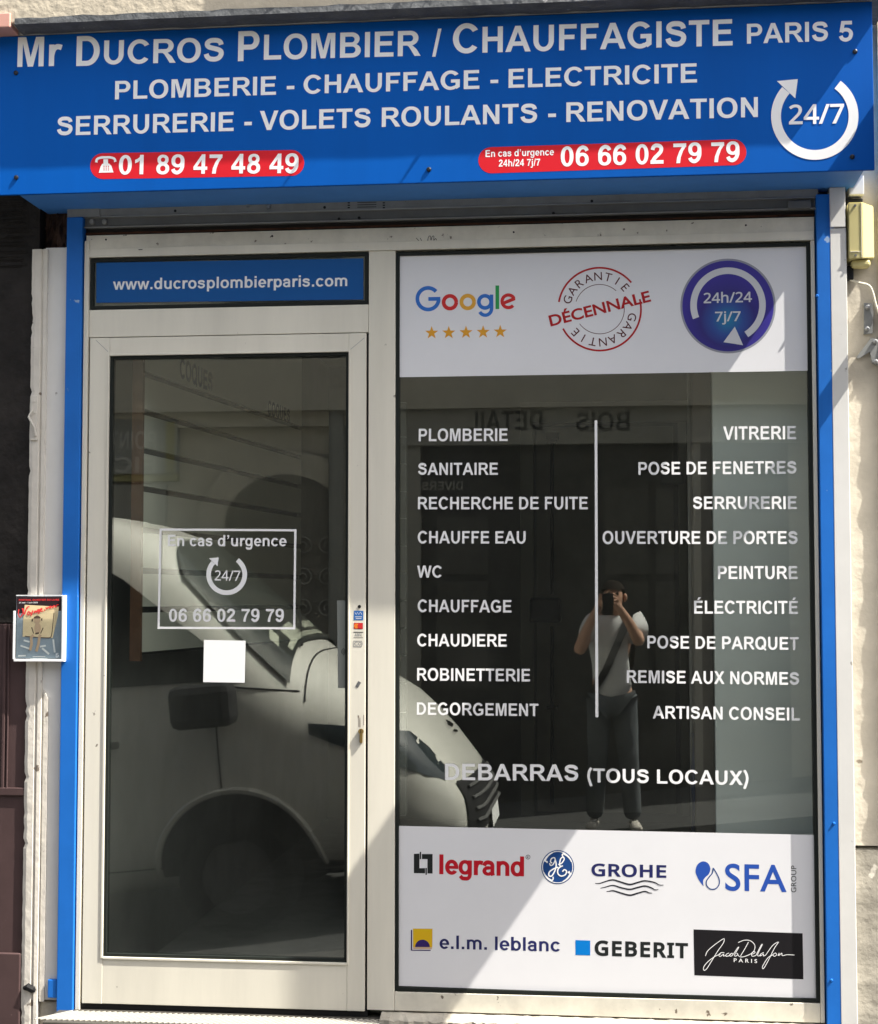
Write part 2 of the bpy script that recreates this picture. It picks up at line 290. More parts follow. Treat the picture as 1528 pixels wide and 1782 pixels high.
GL = {
 'A': (722, [[(718, 0), (561, 0), (499, 163), (213, 163), (153, 0), (0, 0), (279, 716), (431, 716)], ('h', [(452, 284), (257, 284), (354, 549)])]),
 'B': (722, [_R(73, 0, 218, 716), _lobe(73, 340, 716, 410, 225), ('h', _lobe(218, 432, 597, 405, 85)), _lobe(73, 0, 400, 425, 250), ('h', _lobe(218, 121, 312, 420, 100))]),
 'C': (722, [_S(385, 358, 342, 371, 195, 246, 34, 322, 38, 318)]),
 'D': (722, [_lobe(72, 0, 716, 340, 335), ('h', _lobe(217, 121, 595, 335, 187))]),
 'E': (667, [_R(73, 0, 221, 716), _R(73, 0, 617, 121), _R(73, 595, 604, 716), _R(73, 316, 567, 437)]),
 'F': (611, [_R(74, 0, 219, 716), _R(74, 595, 565, 716), _R(74, 304, 505, 425)]),
 'G': (778, [_S(392, 358, 350, 371, 200, 246, 38, 312, 42, 300), [(713, 94), (713, 386), (405, 386), (405, 265), (567, 265), (567, 173), (480, 120), (600, 20)]]),
 'H': (722, [_R(73, 0, 218, 716), _R(506, 0, 651, 716), _R(73, 311, 651, 434)]), 'I': (278, [_R(68, 0, 213, 716)]),
 'L': (611, [_R(77, 0, 221, 716), _R(77, 0, 583, 121)]),
 'M': (833, [[(71, 0), (205, 0), (205, 564), (347, 0), (486, 0), (628, 564), (628, 0), (762, 0), (762, 716), (545, 716), (417, 228), (287, 716), (71, 716)]]),
 'N': (722, [[(73, 0), (208, 0), (208, 467), (496, 0), (641, 0), (641, 716), (507, 716), (507, 238), (214, 716), (73, 716)]]),
 'O': (778, _O(388, 358, 345, 371, 196, 247)), 'Q': (778, _O(388, 358, 345, 371, 196, 247) + [[(425, 170), (495, 250), (745, 15), (675, -75)]]),
 'P': (667, [_R(73, 0, 218, 716), _lobe(73, 270, 716, 405, 225), ('h', _lobe(218, 391, 595, 395, 85))]),
 'R': (722, [_R(73, 0, 218, 716), _lobe(73, 299, 716, 430, 232), ('h', _lobe(218, 414, 597, 425, 85)), [(335, 302), (392, 262), (557, 0), (730, 0), (612, 190), (470, 320)]]),
 'S': (667, [_W(_Sp, 142)]), 'T': (611, [_R(22, 595, 588, 716), _R(233, 0, 378, 716)]),
 'U': (722, [_R(72, 285, 217, 716), _R(505, 285, 650, 716), _S(361, 288, 289, 301, 144, 178, 180, 360)]),
 'V': (667, [[(256, 0), (411, 0), (667, 716), (513, 716), (338, 186), (157, 716), (0, 716)]]),
 'W': (944, [[(173, 0), (331, 0), (473, 535), (616, 0), (769, 0), (943, 716), (797, 716), (687, 216), (561, 716), (389, 716), (258, 224), (150, 716), (2, 716)]]),
 'X': (667, [[(0, 0), (173, 0), (332, 248), (491, 0), (666, 0), (421, 369), (643, 716), (476, 716), (335, 486), (192, 716), (23, 716), (244, 374)]]),
 '0': (556, _O(277, 354, 237, 366, 94, 250)), '1': (556, [_R(254, 0, 393, 719), [(393, 719), (280, 719), (240, 630), (165, 570), (80, 535), (80, 410), (180, 450), (280, 530)]]),
 '2': (556, [_W([(112, 500), (140, 595), (205, 648), (280, 656), (370, 635), (428, 570), (430, 500), (395, 415), (300, 315), (190, 210), (120, 100)], 138), _R(30, 0, 512, 128)]),
 '3': (556, [_W([(108, 530), (145, 615), (215, 655), (280, 658), (375, 630), (408, 550), (385, 465), (320, 415), (230, 405)], 130), _W([(225, 395), (330, 390), (420, 335), (440, 220), (400, 115), (310, 62), (235, 62), (150, 100), (103, 195)], 130)]),
 '4': (556, [_R(310, 0, 443, 719), _R(20, 144, 525, 265), [(20, 200), (150, 265), (320, 530), (443, 600), (443, 719), (325, 719), (20, 265)]]),
 '5': (556, [_R(130, 590, 484, 718), [(60, 330), (185, 312), (235, 600), (235, 718), (125, 718)], _W([(120, 335), (175, 390), (265, 412), (370, 390), (440, 315), (448, 225), (405, 115), (310, 62), (225, 62), (145, 105), (100, 195)], 132)]),
 '6': (556, _six), '9': (556, _rot(_six, 278, 358)),
 '7': (556, [_R(42, 578, 514, 707), [(147, 0), (285, 0), (310, 200), (395, 430), (514, 606), (514, 707), (350, 640), (360, 578), (260, 420), (175, 200)]]),
 '8': (556, [_E(277, 528, 205, 191), ('h', _E(277, 533, 80, 82)), _E(277, 203, 238, 215), ('h', _E(277, 204, 100, 104))]),
 '-': (333, [_R(56, 195, 326, 325)]), '/': (278, [[(-2, -12), (102, -12), (282, 728), (178, 728)]]), '.': (278, [_R(70, 0, 208, 137)]), "\u2019": (278, [_R(70, 580, 208, 716), [(70, 500), (110, 455), (185, 520), (208, 620), (140, 600), (128, 540)]]),
 '(': (333, [_W([(265, 750), (170, 580), (130, 400), (132, 250), (172, 80), (265, -190)], 128)]), ')': (333, [_W([(68, 750), (163, 580), (203, 400), (201, 250), (161, 80), (68, -190)], 128)]),
 'a': (556, [_W([(95, 355), (130, 425), (200, 468), (285, 470), (375, 440), (415, 370), (418, 250), (418, 90), (440, -2)], 132), _S(250, 155, 215, 167, 85, 68, 60, 320), _W([(420, 300), (330, 270), (200, 250)], 86), _R(300, 30, 400, 110)]),
 'b': (611, [_R(66, 0, 203, 716)] + _O(325, 260, 246, 271, 112, 162)), 'c': (556, [_S(300, 260, 262, 271, 122, 160, 36, 324, 40, 318)]), 'd': (611, [_R(408, 0, 545, 716)] + _O(286, 260, 246, 271, 112, 162)),
 'e': (556, [_S(285, 260, 250, 271, 112, 160, -8, 322, -8, 312), _R(120, 212, 533, 300)]), 'g': (611, [_R(408, 0, 545, 519), _W([(477, 60), (470, -60), (400, -140), (290, -152), (180, -138), (108, -62)], 122)] + _O(286, 268, 246, 262, 112, 155)),
 'h': (611, _n + [_R(66, 0, 203, 716)]), 'i': (278, [_R(70, 0, 208, 519), _R(70, 590, 208, 716)]), 'j': (278, [_R(70, 0, 208, 519), _R(70, 590, 208, 716), _W([(139, 60), (134, -70), (95, -140), (10, -150), (-50, -140)], 122)]), 'l': (278, [_R(70, 0, 208, 716)]),
 'm': (889, [_R(61, 0, 199, 519), _R(376, 0, 513, 350), _R(690, 0, 827, 350), _S(287, 335, 226, 196, 89, 84, 0, 180), _S(602, 335, 226, 196, 89, 84, 0, 180)]), 'n': (611, _n), 'o': (611, _O(305, 260, 265, 271, 126, 160)),
 'p': (611, [_R(66, -198, 203, 519)] + _O(325, 260, 246, 271, 112, 162)), 'r': (389, [_R(66, 0, 203, 519), _W([(140, 250), (180, 390), (250, 455), (320, 462), (395, 440)], 128)]), 's': (556, [_W(_sp, 118)]), 'u': (611, _rot(_n, 306, 260)),
 'w': (778, [[(170, 0), (303, 0), (391, 334), (481, 0), (613, 0), (780, 519), (645, 519), (545, 179), (458, 519), (326, 519), (236, 179), (139, 519), (6, 519)]])}
GL['\u00c9'] = (667, GL['E'][1] + [[(270, 765), (375, 765), (520, 905), (355, 905)]])
def _arial(s, space):
    out = []; x = 0.0
    for ch in s:
        if ch not in GL: x += 278 * space; continue
        w, parts = GL[ch]
        for c in parts:
            hole = c[0] == 'h'; c = c[1] if hole else c; c = [(p[0] + x, p[1]) for p in c]
            if (_area(c) > 0) == hole: c = c[::-1]
            out.append([(p[0] / 1000, p[1] / 1000) for p in c])
        x += w * space
    return out
def glyphs(s, f='sans', bold=0.0, space=1.0):
    """outline groups of the (thickened) letters"""
    if f == 'sans':
        cs = _arial(s, space); H = .716 + 2 * bold
    else:
        cs = _contours(s, f, space); tot = sum(_area(c) for c in cs); sg = 1 if tot > 0 else -1
        cs = [c if sg > 0 else c[::-1] for c in cs]; H = cap_height(f, bold)          # outers anticlockwise: their right side = outside
    if bold != 0: cs = [_grow(c, bold) for c in cs]
    groups = []
    for c in cs:
        b = [min(p[0] for p in c), max(p[0] for p in c), min(p[1] for p in c), max(p[1] for p in c)]
        hit = [g for g in groups if b[0] < g[0][1] and b[1] > g[0][0] and b[2] < g[0][3] and b[3] > g[0][2]]
        for g in hit: groups.remove(g); b = [min(b[0], g[0][0]), max(b[1], g[0][1]), min(b[2], g[0][2]), max(b[3], g[0][3])]
        groups.append((b, [c] + [k for g in hit for k in g[1]]))
    x0 = min(g[0][0] for g in groups); x1 = max(g[0][1] for g in groups)
    return [g[1] for g in groups], x0, x1, H, bold
def place_text(bm, g, O, U, V, N):                                 # O: baseline left; U: whole run; V: cap height; N: towards the viewer
    res, x0, x1, H, bold = g; w = x1 - x0
    for cs in res:
        pts = [Vector(p) for c in cs for p in c]; edges = []; o = 0
        for c in cs: edges += [(o + i, o + (i + 1) % len(c)) for i in range(len(c))]; o += len(c)
        vo, eo, fo = delaunay_2d_cdt(pts, edges, [], 0, 1e-6)[:3]
        A = np.array([p for c in cs for p in c]); B = np.concatenate([np.roll(np.array(c), -1, 0) for c in cs])
        vs = {}
        for t in fo:
            cx = sum(vo[i].x for i in t) / 3; cyy = sum(vo[i].y for i in t) / 3       # winding number of the middle of the triangle
            cr = (B[:, 0] - A[:, 0]) * (cyy - A[:, 1]) - (B[:, 1] - A[:, 1]) * (cx - A[:, 0])
            wn = int(np.sum((A[:, 1] <= cyy) & (B[:, 1] > cyy) & (cr < 0)) - np.sum((A[:, 1] > cyy) & (B[:, 1] <= cyy) & (cr > 0)))
            if wn == 0: continue
            for i in t:
                if i not in vs: vs[i] = bm.verts.new(O + U * ((vo[i].x - x0) / w) + V * ((vo[i].y + bold) / H))
            try: bm.faces.new([vs[i] for i in t])
            except ValueError: pass
def nofix(name, bm, m, parent):
    me = bpy.data.meshes.new(name); bm.to_mesh(me); bm.free(); return link(name, me, m, parent)
def text(name, s, xl, bl, xr, br, cap, Y, m, parent, f='sans', bold=0.0, space=1.0):
    """lettering between two photo pixels on its baseline, cap = cap height in pixels"""
    a, b = P(xl, bl, Y), P(xr, br, Y); h = P(xl, bl - cap, Y).z - a.z
    U = b - a; V = Vector((-U.z, 0, U.x)).normalized() * h
    for g in words(glyphs(s, f, bold, space)): bm = bmesh.new(); place_text(bm, g, a, U, V, Vector((0, -1, 0))); o = nofix(name, bm, m, parent)
    return o
def words(g):                                                        # one run of letters -> its words
    res, x0, x1, H, bold = g; ex = sorted(((min(p[0] for c in cs for p in c), max(p[0] for c in cs for p in c), cs) for cs in res), key=lambda e: e[0])
    out = [[ex[0][2]]]; end = ex[0][1]
    for a, b, cs in ex[1:]:
        if a - end > .27 * H: out.append([])
        out[-1].append(cs); end = max(end, b)
    return [(w, x0, x1, H, bold) for w in out]
def arc_text(bm, s, c, r, a0, a1, cap, Y, f='gill', bold=0.0, flip=False):
    """letters round a circle: c pixel centre, r pixel radius of the baseline, angles in degrees of the first and last letter"""
    n = len(s)
    for i, ch in enumerate(s):
        a = rad(a0 + (a1 - a0) * i / (n - 1)); up = Vector((math.cos(a), 0, math.sin(a))); rt = Vector((math.sin(a), 0, -math.cos(a)))
        k = (P(c[0] + 1, c[1], Y) - P(c[0], c[1], Y)).x
        g = glyphs(ch, f, bold); w = (g[2] - g[1]) / g[3] * cap * k
        place_text(bm, g, P(c[0], c[1], Y) + up * r * k - rt * w / 2, rt * w, up * cap * k, Vector((0, -1, 0)))
def smooth_line(pts, n=6):
    out = []
    for i in range(len(pts) - 1):
        p0, p1, p2, p3 = pts[max(i - 1, 0)], pts[i], pts[i + 1], pts[min(i + 2, len(pts) - 1)]
        for j in range(n):
            t = j / n
            out.append(tuple(0.5 * (2 * p1[k] + (p2[k] - p0[k]) * t + (2 * p0[k] - 5 * p1[k] + 4 * p2[k] - p3[k]) * t * t + (3 * p1[k] - p0[k] - 3 * p2[k] + p3[k]) * t ** 3) for k in (0, 1)))
    return out + [tuple(pts[-1])]
def add_stroke(bm, pts, w, Y, closed=False, e0=0.0):                # ribbon of pixel width w (or list of widths) along pixels
    n = len(pts); L_, R_ = [], []
    for i in range(n):
        a = pts[i - 1] if (i > 0 or closed) else pts[i]; b = pts[(i + 1) % n] if (i < n - 1 or closed) else pts[i]
        dx, dy = b[0] - a[0], b[1] - a[1]; l = math.hypot(dx, dy) or 1; nx, ny = -dy / l, dx / l
        ww = (w[i] if isinstance(w, (list, tuple)) else w) / 2; e = Y - e0 - i * 6e-6
        L_.append(bm.verts.new(P(pts[i][0] + nx * ww, pts[i][1] + ny * ww, e))); R_.append(bm.verts.new(P(pts[i][0] - nx * ww, pts[i][1] - ny * ww, e)))
    for i in range(n if closed else n - 1):
        j = (i + 1) % n; bm.faces.new((L_[i], L_[j], R_[j], R_[i]))
def stroke(name, m, pts, w, Y, parent, closed=False):
    bm = bmesh.new(); add_stroke(bm, pts, w, Y, closed); return nofix(name, bm, m, parent)
def arc(c, r, a0, a1, n=48, ry=None):
    ry = ry or r; return [(c[0] + r * math.cos(rad(a0 + (a1 - a0) * i / n)), c[1] - ry * math.sin(rad(a0 + (a1 - a0) * i / n))) for i in range(n + 1)]
def circle_px(name, m, c, r, Y, parent, n=64, ry=None):
    bm = bmesh.new(); ry = ry or r
    vs = [bm.verts.new(P(c[0] + r * math.cos(2 * math.pi * i / n), c[1] - ry * math.sin(2 * math.pi * i / n), Y)) for i in range(n)]
    bm.faces.new(vs); return nofix(name, bm, m, parent)
def star_px(c, r, rot=90, k=0.40): return [(c[0] + (r if i % 2 == 0 else r * k) * math.cos(rad(rot + 36 * i)), c[1] - (r if i % 2 == 0 else r * k) * math.sin(rad(rot + 36 * i))) for i in range(10)]
def sheet(name, m, pxs, Y, parent):                                 # a thin film on a surface
    bm = bmesh.new(); pts = [P(x, y, Y) for x, y in pxs]; vs = [bm.verts.new(p) for p in pts]
    for t in tessellate_polygon([pts]):
        try: bm.faces.new([vs[i] for i in t])
        except ValueError: pass
    return nofix(name, bm, m, parent)

# ================================================================== THE STREET
SL, RZ = 0.10, -0.14                                 # the street climbs to the right; road level at x = 0
def ground(name, m, x0, x1, y0, y1, zoff, th, nx=1):
    bm = bmesh.new()
    pts = [(x0, y0), (x1, y0), (x1, y1), (x0, y1)]
    top = [bm.verts.new((x, y, zoff + SL * x)) for x, y in pts]; bot = [bm.verts.new((x, y, zoff + SL * x - th)) for x, y in pts]
    bm.faces.new(top); bm.faces.new(bot[::-1])
    for i in range(4): bm.faces.new((top[i], top[(i + 1) % 4], bot[(i + 1) % 4], bot[i]))
    o = from_bm(name, bm, m); o['kind'] = 'structure'; return o
ground('road', 'asphalt', -40, 40, -5.44, -1.9, RZ, 0.4)
ground('pavement', 'concrete', -40, 40, -1.9, -0.02, 0.07, 0.54)
ground('pavement', 'asphalt', -40, 40, -9.4, -5.44, -0.03, 0.44)
ground('ground', 'concrete', -40, 40, -40, 12, -1.2, 0.4)

# ================================================================== WALLS OF THE SHOP'S BUILDING
YS = -0.24                                           # face of the big sign
zl = P(300, 49, YS).z                                # underside of the upper wall
YU = YS - SY * (zl - P(700, 276, YS).z) + .008
xr_end = P(1360, 275, YS).x + SX * (zl - P(1360, 275, YS).z)
o = thing('building_wall', 'rough cream plaster wall of the upper storey above the blue sign', 'wall', (0, YU, zl))
bm = bmesh.new(); add_box(bm, -9, xr_end, YU, 0.5, zl + 0.012, 7.5, 0.004)
from_bm('plaster_face', bm, 'plaster', o)
bm = bmesh.new(); add_box(bm, xr_end + 0.002, 9, -0.008, 0.5, zl + 0.31, 7.5, 0.004); from_bm('plaster_return', bm, 'plaster', o)
a = P(36, 46, YS)
l = thing('lintel', 'dark grey flaking slate lintel under the plaster wall, over the blue sign', 'lintel', (0, YU, zl))
bm = bmesh.new()
n = 60; xa, xb = a.x + 0.01, xr_end - 0.004; rows = []
for i in range(n + 1):
    x = xa + (xb - xa) * i / n; j = random.uniform(-0.003, 0.003)
    rows.append([bm.verts.new((x, YU - 0.006 + random.uniform(-.001, .001), zl + 0.026 + j)), bm.verts.new((x, YU - 0.008 + random.uniform(-.0004, .0004), zl + 0.004)), bm.verts.new((x, YU + 0.03, zl - 0.003 + random.uniform(-.002, .002))), bm.verts.new((x, 0.0, zl + 0.006)), bm.verts.new((x, 0.0, zl + 0.03))])
for A, B in zip(rows, rows[1:]):
    for k in range(5): bm.faces.new((A[k], A[(k + 1) % 5], B[(k + 1) % 5], B[k]))
bm.faces.new(rows[0]); bm.faces.new(rows[-1][::-1])
from_bm('slate_edge', bm, 'slate', l)
b = P(0, 40, YU)
t = thing('pink_lintel', 'short salmon pink painted lintel at the left end above the sign', 'lintel', (b.x, YU, zl))
box('painted_block', 'pink', -4, a.x - 0.006, YU - 0.008, 0.1, zl - 0.004, zl + 0.045, t, 0.003)

# wall to the right of the shopfront
w = thing('stone_wall', 'pale weathered stone wall to the right of the white trim', 'wall', (1.0, 0.0, 0.0))
xt = P(1478, 700, 0.0).x
def rough_wall(bm, x0, x1, z0, z1, y, amp, nx=10, nz=60):
    g = [[bm.verts.new((x0 + (x1 - x0) * i / nx, y + random.uniform(-amp, amp), z0 + (z1 - z0) * j / nz)) for i in range(nx + 1)] for j in range(nz + 1)]
    for j in range(nz):
        for i in range(nx): bm.faces.new((g[j][i], g[j][i + 1], g[j + 1][i + 1], g[j + 1][i]))
    add_box(bm, x0, x1, y + 0.02, y + 0.4, z0, z1)
zq = P(1500, 1482, 0).z
bm = bmesh.new(); rough_wall(bm, xt - 0.02, 4.0, zq + 0.012, zl + 0.3, 0.05, 0.0018, 40, 90); from_bm('upper_stone', bm, 'stone', w, True)
bm = bmesh.new(); rough_wall(bm, xt - 0.02, 4.0, -0.3, zq, 0.038, 0.004, 40, 30); from_bm('plinth_stone', bm, 'stone_grey', w, True)
# the pilaster beyond it
pl = thing('stone_pilaster', 'grey stone pilaster at the far right edge of the wall', 'pilaster', (1.3, 0, 0))
bm = bmesh.new(); xp = P(1542, 1000, 0.03).x
rough_wall(bm, xp, xp + 0.5, -0.2, zl + 0.28, 0.031, 0.003, 14, 90); add_box(bm, xp, xp + 0.5, 0.036, 0.1, -0.2, zl + 0.28, 0.006); from_bm('pilaster_stone', bm, 'stone_grey', pl)

# unseen window box and leaves above, added only to shade the plaster
wb = thing('shade_window_box', 'added unseen green window box above the sign, shading the plaster', 'window box', (-.45, YU - .08, 3.9))
M['box_green'] = mat('box_green', (.03, .07, .04), .6); M['leaf'] = mat('leaf', (.05, .10, .025), .6, var=.3)
box('shade_trough', 'box_green', -1.0, .22, YU - .078, YU - .003, 3.9, 4.06, wb, .004)
bm = bmesh.new()
for i in range(420):
    c = Vector((random.uniform(-1.0, .22), YU - random.uniform(.012, .026), random.uniform(3.64, 4.2))); q = Quaternion(Vector((random.gauss(0, 1), random.gauss(0, 1), random.gauss(0, 1))).normalized(), random.uniform(0, 6.28))
    l_ = random.uniform(.025, .05); w__ = l_ * .22
    vs_ = [bm.verts.new(c + q @ Vector(p)) for p in ((0, 0, 0), (w__, l_ * .45, .004), (0, l_, 0), (-w__, l_ * .45, .004))]; bm.faces.new(vs_)
nofix('shade_foliage', bm, 'leaf', wb)

# neighbouring shopfront on the left
ns = thing('neighbour_shopfront', 'dark maroon painted wooden shopfront at the left edge, upper board coloured as shade', 'shopfront', (-2.4, 0.08, 0))
xm = P(52, 900, 0.0).x
box('upper_board', 'shade_black_wood', -4.2, xm + .02, 0.004, 0.3, P(40, 1086, .0).z + .004, zl - 0.02, ns)  # same maroon board, the shade under the sign put into its colour
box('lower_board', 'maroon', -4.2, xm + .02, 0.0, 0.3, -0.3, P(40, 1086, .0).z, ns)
bm = bmesh.new()
for px0, px1 in ((3, 9), (12, 15)):
    add_box(bm, P(px0, 1300, 0).x, P(px1, 1300, 0).x, -0.007, -0.0005, P(0, 1372, 0).z, P(0, 1086, 0).z, 0.003)
add_box(bm, -4.2, xm, -0.008, -0.0005, P(0, 1384, 0).z, P(0, 1370, 0).z, 0.003)
add_box(bm, -4.2, P(36, 1660, -.01).x, -0.014, -0.0005, -0.3, P(0, 1658, -.01).z, 0.004)
from_bm('moulding', bm, 'maroon', ns)
bm = bmesh.new()
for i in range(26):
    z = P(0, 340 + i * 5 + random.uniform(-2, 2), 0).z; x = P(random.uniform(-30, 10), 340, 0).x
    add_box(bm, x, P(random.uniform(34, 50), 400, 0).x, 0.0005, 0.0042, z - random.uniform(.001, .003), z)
from_bm('flaking_board', bm, 'shade_black_wood', ns)
bp = thing('brick_patch', 'exposed dark rusty brickwork beside the top of the left post', 'brickwork', (-1.9, 0.05, 2.7))
bm = bmesh.new(); rough_wall(bm, P(76, 400, .05).x, P(126, 400, .05).x, P(0, 436, .05).z, zl - .03, 0.05, 0.012, 12, 24); from_bm('brick_face', bm, 'old_brick', bp)

# left casing and board
lc = thing('door_casing', 'chipped cream painted timber casing between maroon shopfront and grey board', 'casing', (-2.0, .04, 0))
bm = bmesh.new(); n = 160
tl, tr_, bl_, br_ = P(56, 434, -.01), P(81, 434, -.01), P(35, 1782, -.01), P(66, 1782, -.01); cols = []
XL = (tl.x + bl_.x) / 2 ; XR = (tr_.x + br_.x) / 2
for i in range(n + 1):
    z = tl.z + (bl_.z - .1 - tl.z) * i / n; jx = random.uniform(-.0008, .0008) + (random.uniform(.002, .007) if random.random() < .14 else 0)
    xl = tl.x + (bl_.x - tl.x) * 0.35 * i / n + jx
    cols.append([bm.verts.new(v) for v in ((xl, .2, z), (xl, -.009 + random.uniform(0, .001), z), (xl + .012, -.012, z), (XR - .024, -.012, z), (XR - .018, -.006, z), (XR - .012, -.013, z), (XR, -.012, z), (XR, .2, z))])
for A, B in zip(cols, cols[1:]):
    for k in range(7): bm.faces.new((A[k], A[k + 1], B[k + 1], B[k]))
bm.faces.new(cols[0][::-1]); bm.faces.new(cols[-1])
from_bm('casing_board', bm, 'casing', lc)
a = P(61, 692, -.01); hg = bmesh.new(); add_box(hg, a.x - .012, a.x + .012, -.018, -.004, P(0, 768, .0).z, P(0, 690, .0).z, .002)
for k in range(4):
    add_disc(hg, (a.x + random.uniform(-.004, .004), 0, P(0, 700 + 20 * k, .0).z), .004, -.021, -.01, 10)
add_tube(hg, [(a.x - .006, -.02, P(0, 715, .0).z), (a.x - .016, -.026, P(0, 728, .0).z), (a.x + .004, -.026, P(0, 745, .0).z), (a.x + .008, -.02, P(0, 760, .0).z)], .004, 8)
from_bm('latch_plate', hg, 'casing', lc)
hb = bmesh.new(); c = P(52, 1722, -.012); add_tube(hb, [c + Vector((-.022, 0, .004)), c + Vector((-.006, -.002, .009)), c + Vector((.012, -.002, .0)), c + Vector((.02, 0, -.004))], [.006, .013, .012, .005], 9); from_bm('hole', hb, 'black', lc)
jb = thing('jamb_board', 'smooth pale grey board between the chipped casing and left blue post', 'board', (-1.9, .002, 0))
bm = bmesh.new(); add_box(bm, XR - .012, P(118, 900, .0).x, .002, .2, P(0, 1738, 0).z, P(0, 433, 0).z, .002); from_bm('board_face', bm, 'white_paint', jb)
bm = bmesh.new(); x0 = P(76, 1400, 0).x
add_poly(bm, [Vector((x0 - .002, -.006, P(0, 1200, 0).z)), Vector((x0 + .012, -.006, P(0, 1215, 0).z)), Vector((x0 + .012, -.006, P(0, 1740, 0).z)), Vector((x0 - .004, -.006, P(0, 1740, 0).z))], .007); from_bm('edge_bead', bm, 'casing', jb)
sd = thing('base_block', 'grey rounded stone block at the foot of the left jamb board', 'stone block', (-1.9, 0, 0))
bm = bmesh.new(); add_box(bm, P(64, 1760, 0).x, P(112, 1760, 0).x, .01, .2, -.25, P(0, 1741, 0).z, .012); from_bm('block', bm, 'stone_grey', sd)

# ================================================================== THE BIG SIGN
sg = thing('shop_sign', 'wide blue sign board with white lettering over the shopfront', 'sign', (0, YS, P(700, 320, YS).z))
zt, zb = P(764, 33, YS).z, P(764, 317.5, YS).z
xa, xb = P(-75, 100, YS).x, P(1520, 150, YS).x
box('face_panel', 'sign_blue', xa, xb, YS, YS + .012, zb, zt, sg, .002)
box('top_trim', 'grey_trim', xa, xb, YS - .004, YS + .02, zt + .002, zt + .016, sg, .002)
xul, xur = P(32, 328, YS + .012).x, P(1504, 297, YS + .012).x
bm = bmesh.new(); add_box(bm, xul, xur, YS + .0125, -.03, zb + .003, zt - .01, .002); add_box(bm, xul, xur, -.0295, .05, P(700, 345, -.03).z, zt - .02, .001); from_bm('housing', bm, 'sign_under', sg)
Yt = YS - .0008; YP = YS - .0004
LW = 'vinyl_white'
ln = [('title_lettering', [("Mr", 30, 116.5, 108, 114.5, 51.5), ("D", 132.5, 115, 173, 114, 52), ("UCROS", 180.5, 112, 389, 107, 41.5), ("P", 414, 106.5, 451, 105.5, 52), ("LOMBIER", 459, 104, 732, 97, 43.5),
      ("/", 752, 98, 768, 97.5, 47), ("C", 788, 92.8, 831.5, 91.6, 51), ("HAUFFAGISTE", 839.5, 91.7, 1275, 79, 45), ("PARIS", 1300, 76, 1441, 71.5, 34.5), ("5", 1460, 72.3, 1484.5, 71.6, 35.5)]),
      ('trade_lettering', [("PLOMBERIE - CHAUFFAGE - ELECTRICITE", 200, 173, 1213, 143.3, 32)]),
      ('second_trade_lettering', [("SERRURERIE - VOLETS ROULANTS - RENOVATION", 99, 236, 1319, 203.5, 33)])]
for nm, parts in ln:
    for s, xl, bl, xr, br, cap in parts:
        a, b = P(xl, bl, Yt), P(xr, br, Yt); h = P(xl, bl - cap, Yt).z - a.z; U = b - a; V = Vector((-U.z, 0, U.x)).normalized() * h
        for g in words(glyphs(s, 'sans')): bm = bmesh.new(); place_text(bm, g, a, U, V, Vector((0, -1, 0))); nofix(nm, bm, LW, sg)
def pill(name, xl, xr, ytl, ybl, ytr, ybr):
    h1, h2 = (ybl - ytl) / 2, (ybr - ytr) / 2; c1, c2 = (xl + h1, (ytl + ybl) / 2), (xr - h2, (ytr + ybr) / 2)
    return sheet(name, 'red', arc(c2, h2, -90, 90, 16) + arc(c1, h1, 90, 270, 16), YP, sg)
p1 = pill('phone_pill', 157, 529.5, 266.5, 311.5, 261, 306)
text('digits', "01 89 47 48 49", 206.5, 303.5, 519, 301, 33.5, Yt, LW, p1, 'sans')
bm = bmesh.new()
for pp in ([(172, 300.5), (175, 290), (178, 285), (190, 284.5), (194, 289), (197.5, 300)],):
    add_poly(bm, [P(x, y, Yt) for x, y in pp], 0)
add_stroke(bm, smooth_line([(167.5, 282.5), (169, 277), (176, 274.3), (184, 273.8), (192, 274), (199, 276.3), (200.8, 281.5)]), [5.5] + [4.2] * 35 + [5.5], Yt, e0=.0001)
add_stroke(bm, [(184, 277), (184, 286)], 8, Yt, e0=.0002)
nofix('telephone_symbol', bm, LW, p1)
bm = bmesh.new()
for i in range(3):
    for j in range(3): add_stroke(bm, [(180 + i * 4, 289.3 + j * 3.2), (182 + i * 4, 289.2 + j * 3.2)], 1.5, Yt, e0=.0004)
nofix('telephone_keys', bm, 'red', p1)
p2 = pill('emergency_pill', 832.5, 1299, 256, 301.5, 242.5, 287.5)
text('digits', "06 66 02 79 79", 976, 289.5, 1287, 281, 34.5, Yt, LW, p2, 'sans')
text('small_lettering', "En cas d’urgence", 845, 273.3, 964, 270, 12, Yt, LW, p2, 'sans')
text('hours_lettering', "24h/24 7j/7", 868, 290, 940, 288, 12, Yt, LW, p2, 'sans')
def clock_arrow(name, c, R, th, Y, parent, m, a_start=54, a_end=-222):
    bm = bmesh.new(); add_stroke(bm, arc(c, R - th / 2, a_start, a_end, 60), th, Y)
    a = rad(a_end); 
    k = R / 76.0
    add_poly(bm, [P(c[0] + x * k, c[1] + y * k, Y - .0002) for x, y in ((-66, -61), (-29.5, -64.5), (-34, -31))], 0)
    return nofix(name, bm, m, parent)
em = clock_arrow('arrow_emblem', (1418, 202), 76, 17, Yt, sg, LW)
text('digits', "24/7", 1373, 216.5, 1469, 214.5, 34, Yt - .0004, LW, em, 'open', .014)
for px, py in ((28, 127), (28.5, 309), (746.5, 295), (1488, 90), (1483, 273)):
    bm = bmesh.new(); c = P(px, py, YS); add_tube(bm, [(c.x, YS - .006, c.z), (c.x, YS - .004, c.z), (c.x, YS + .002, c.z)], [.004, .0075, .008], 14); from_bm('screw', bm, 'screw', sg)

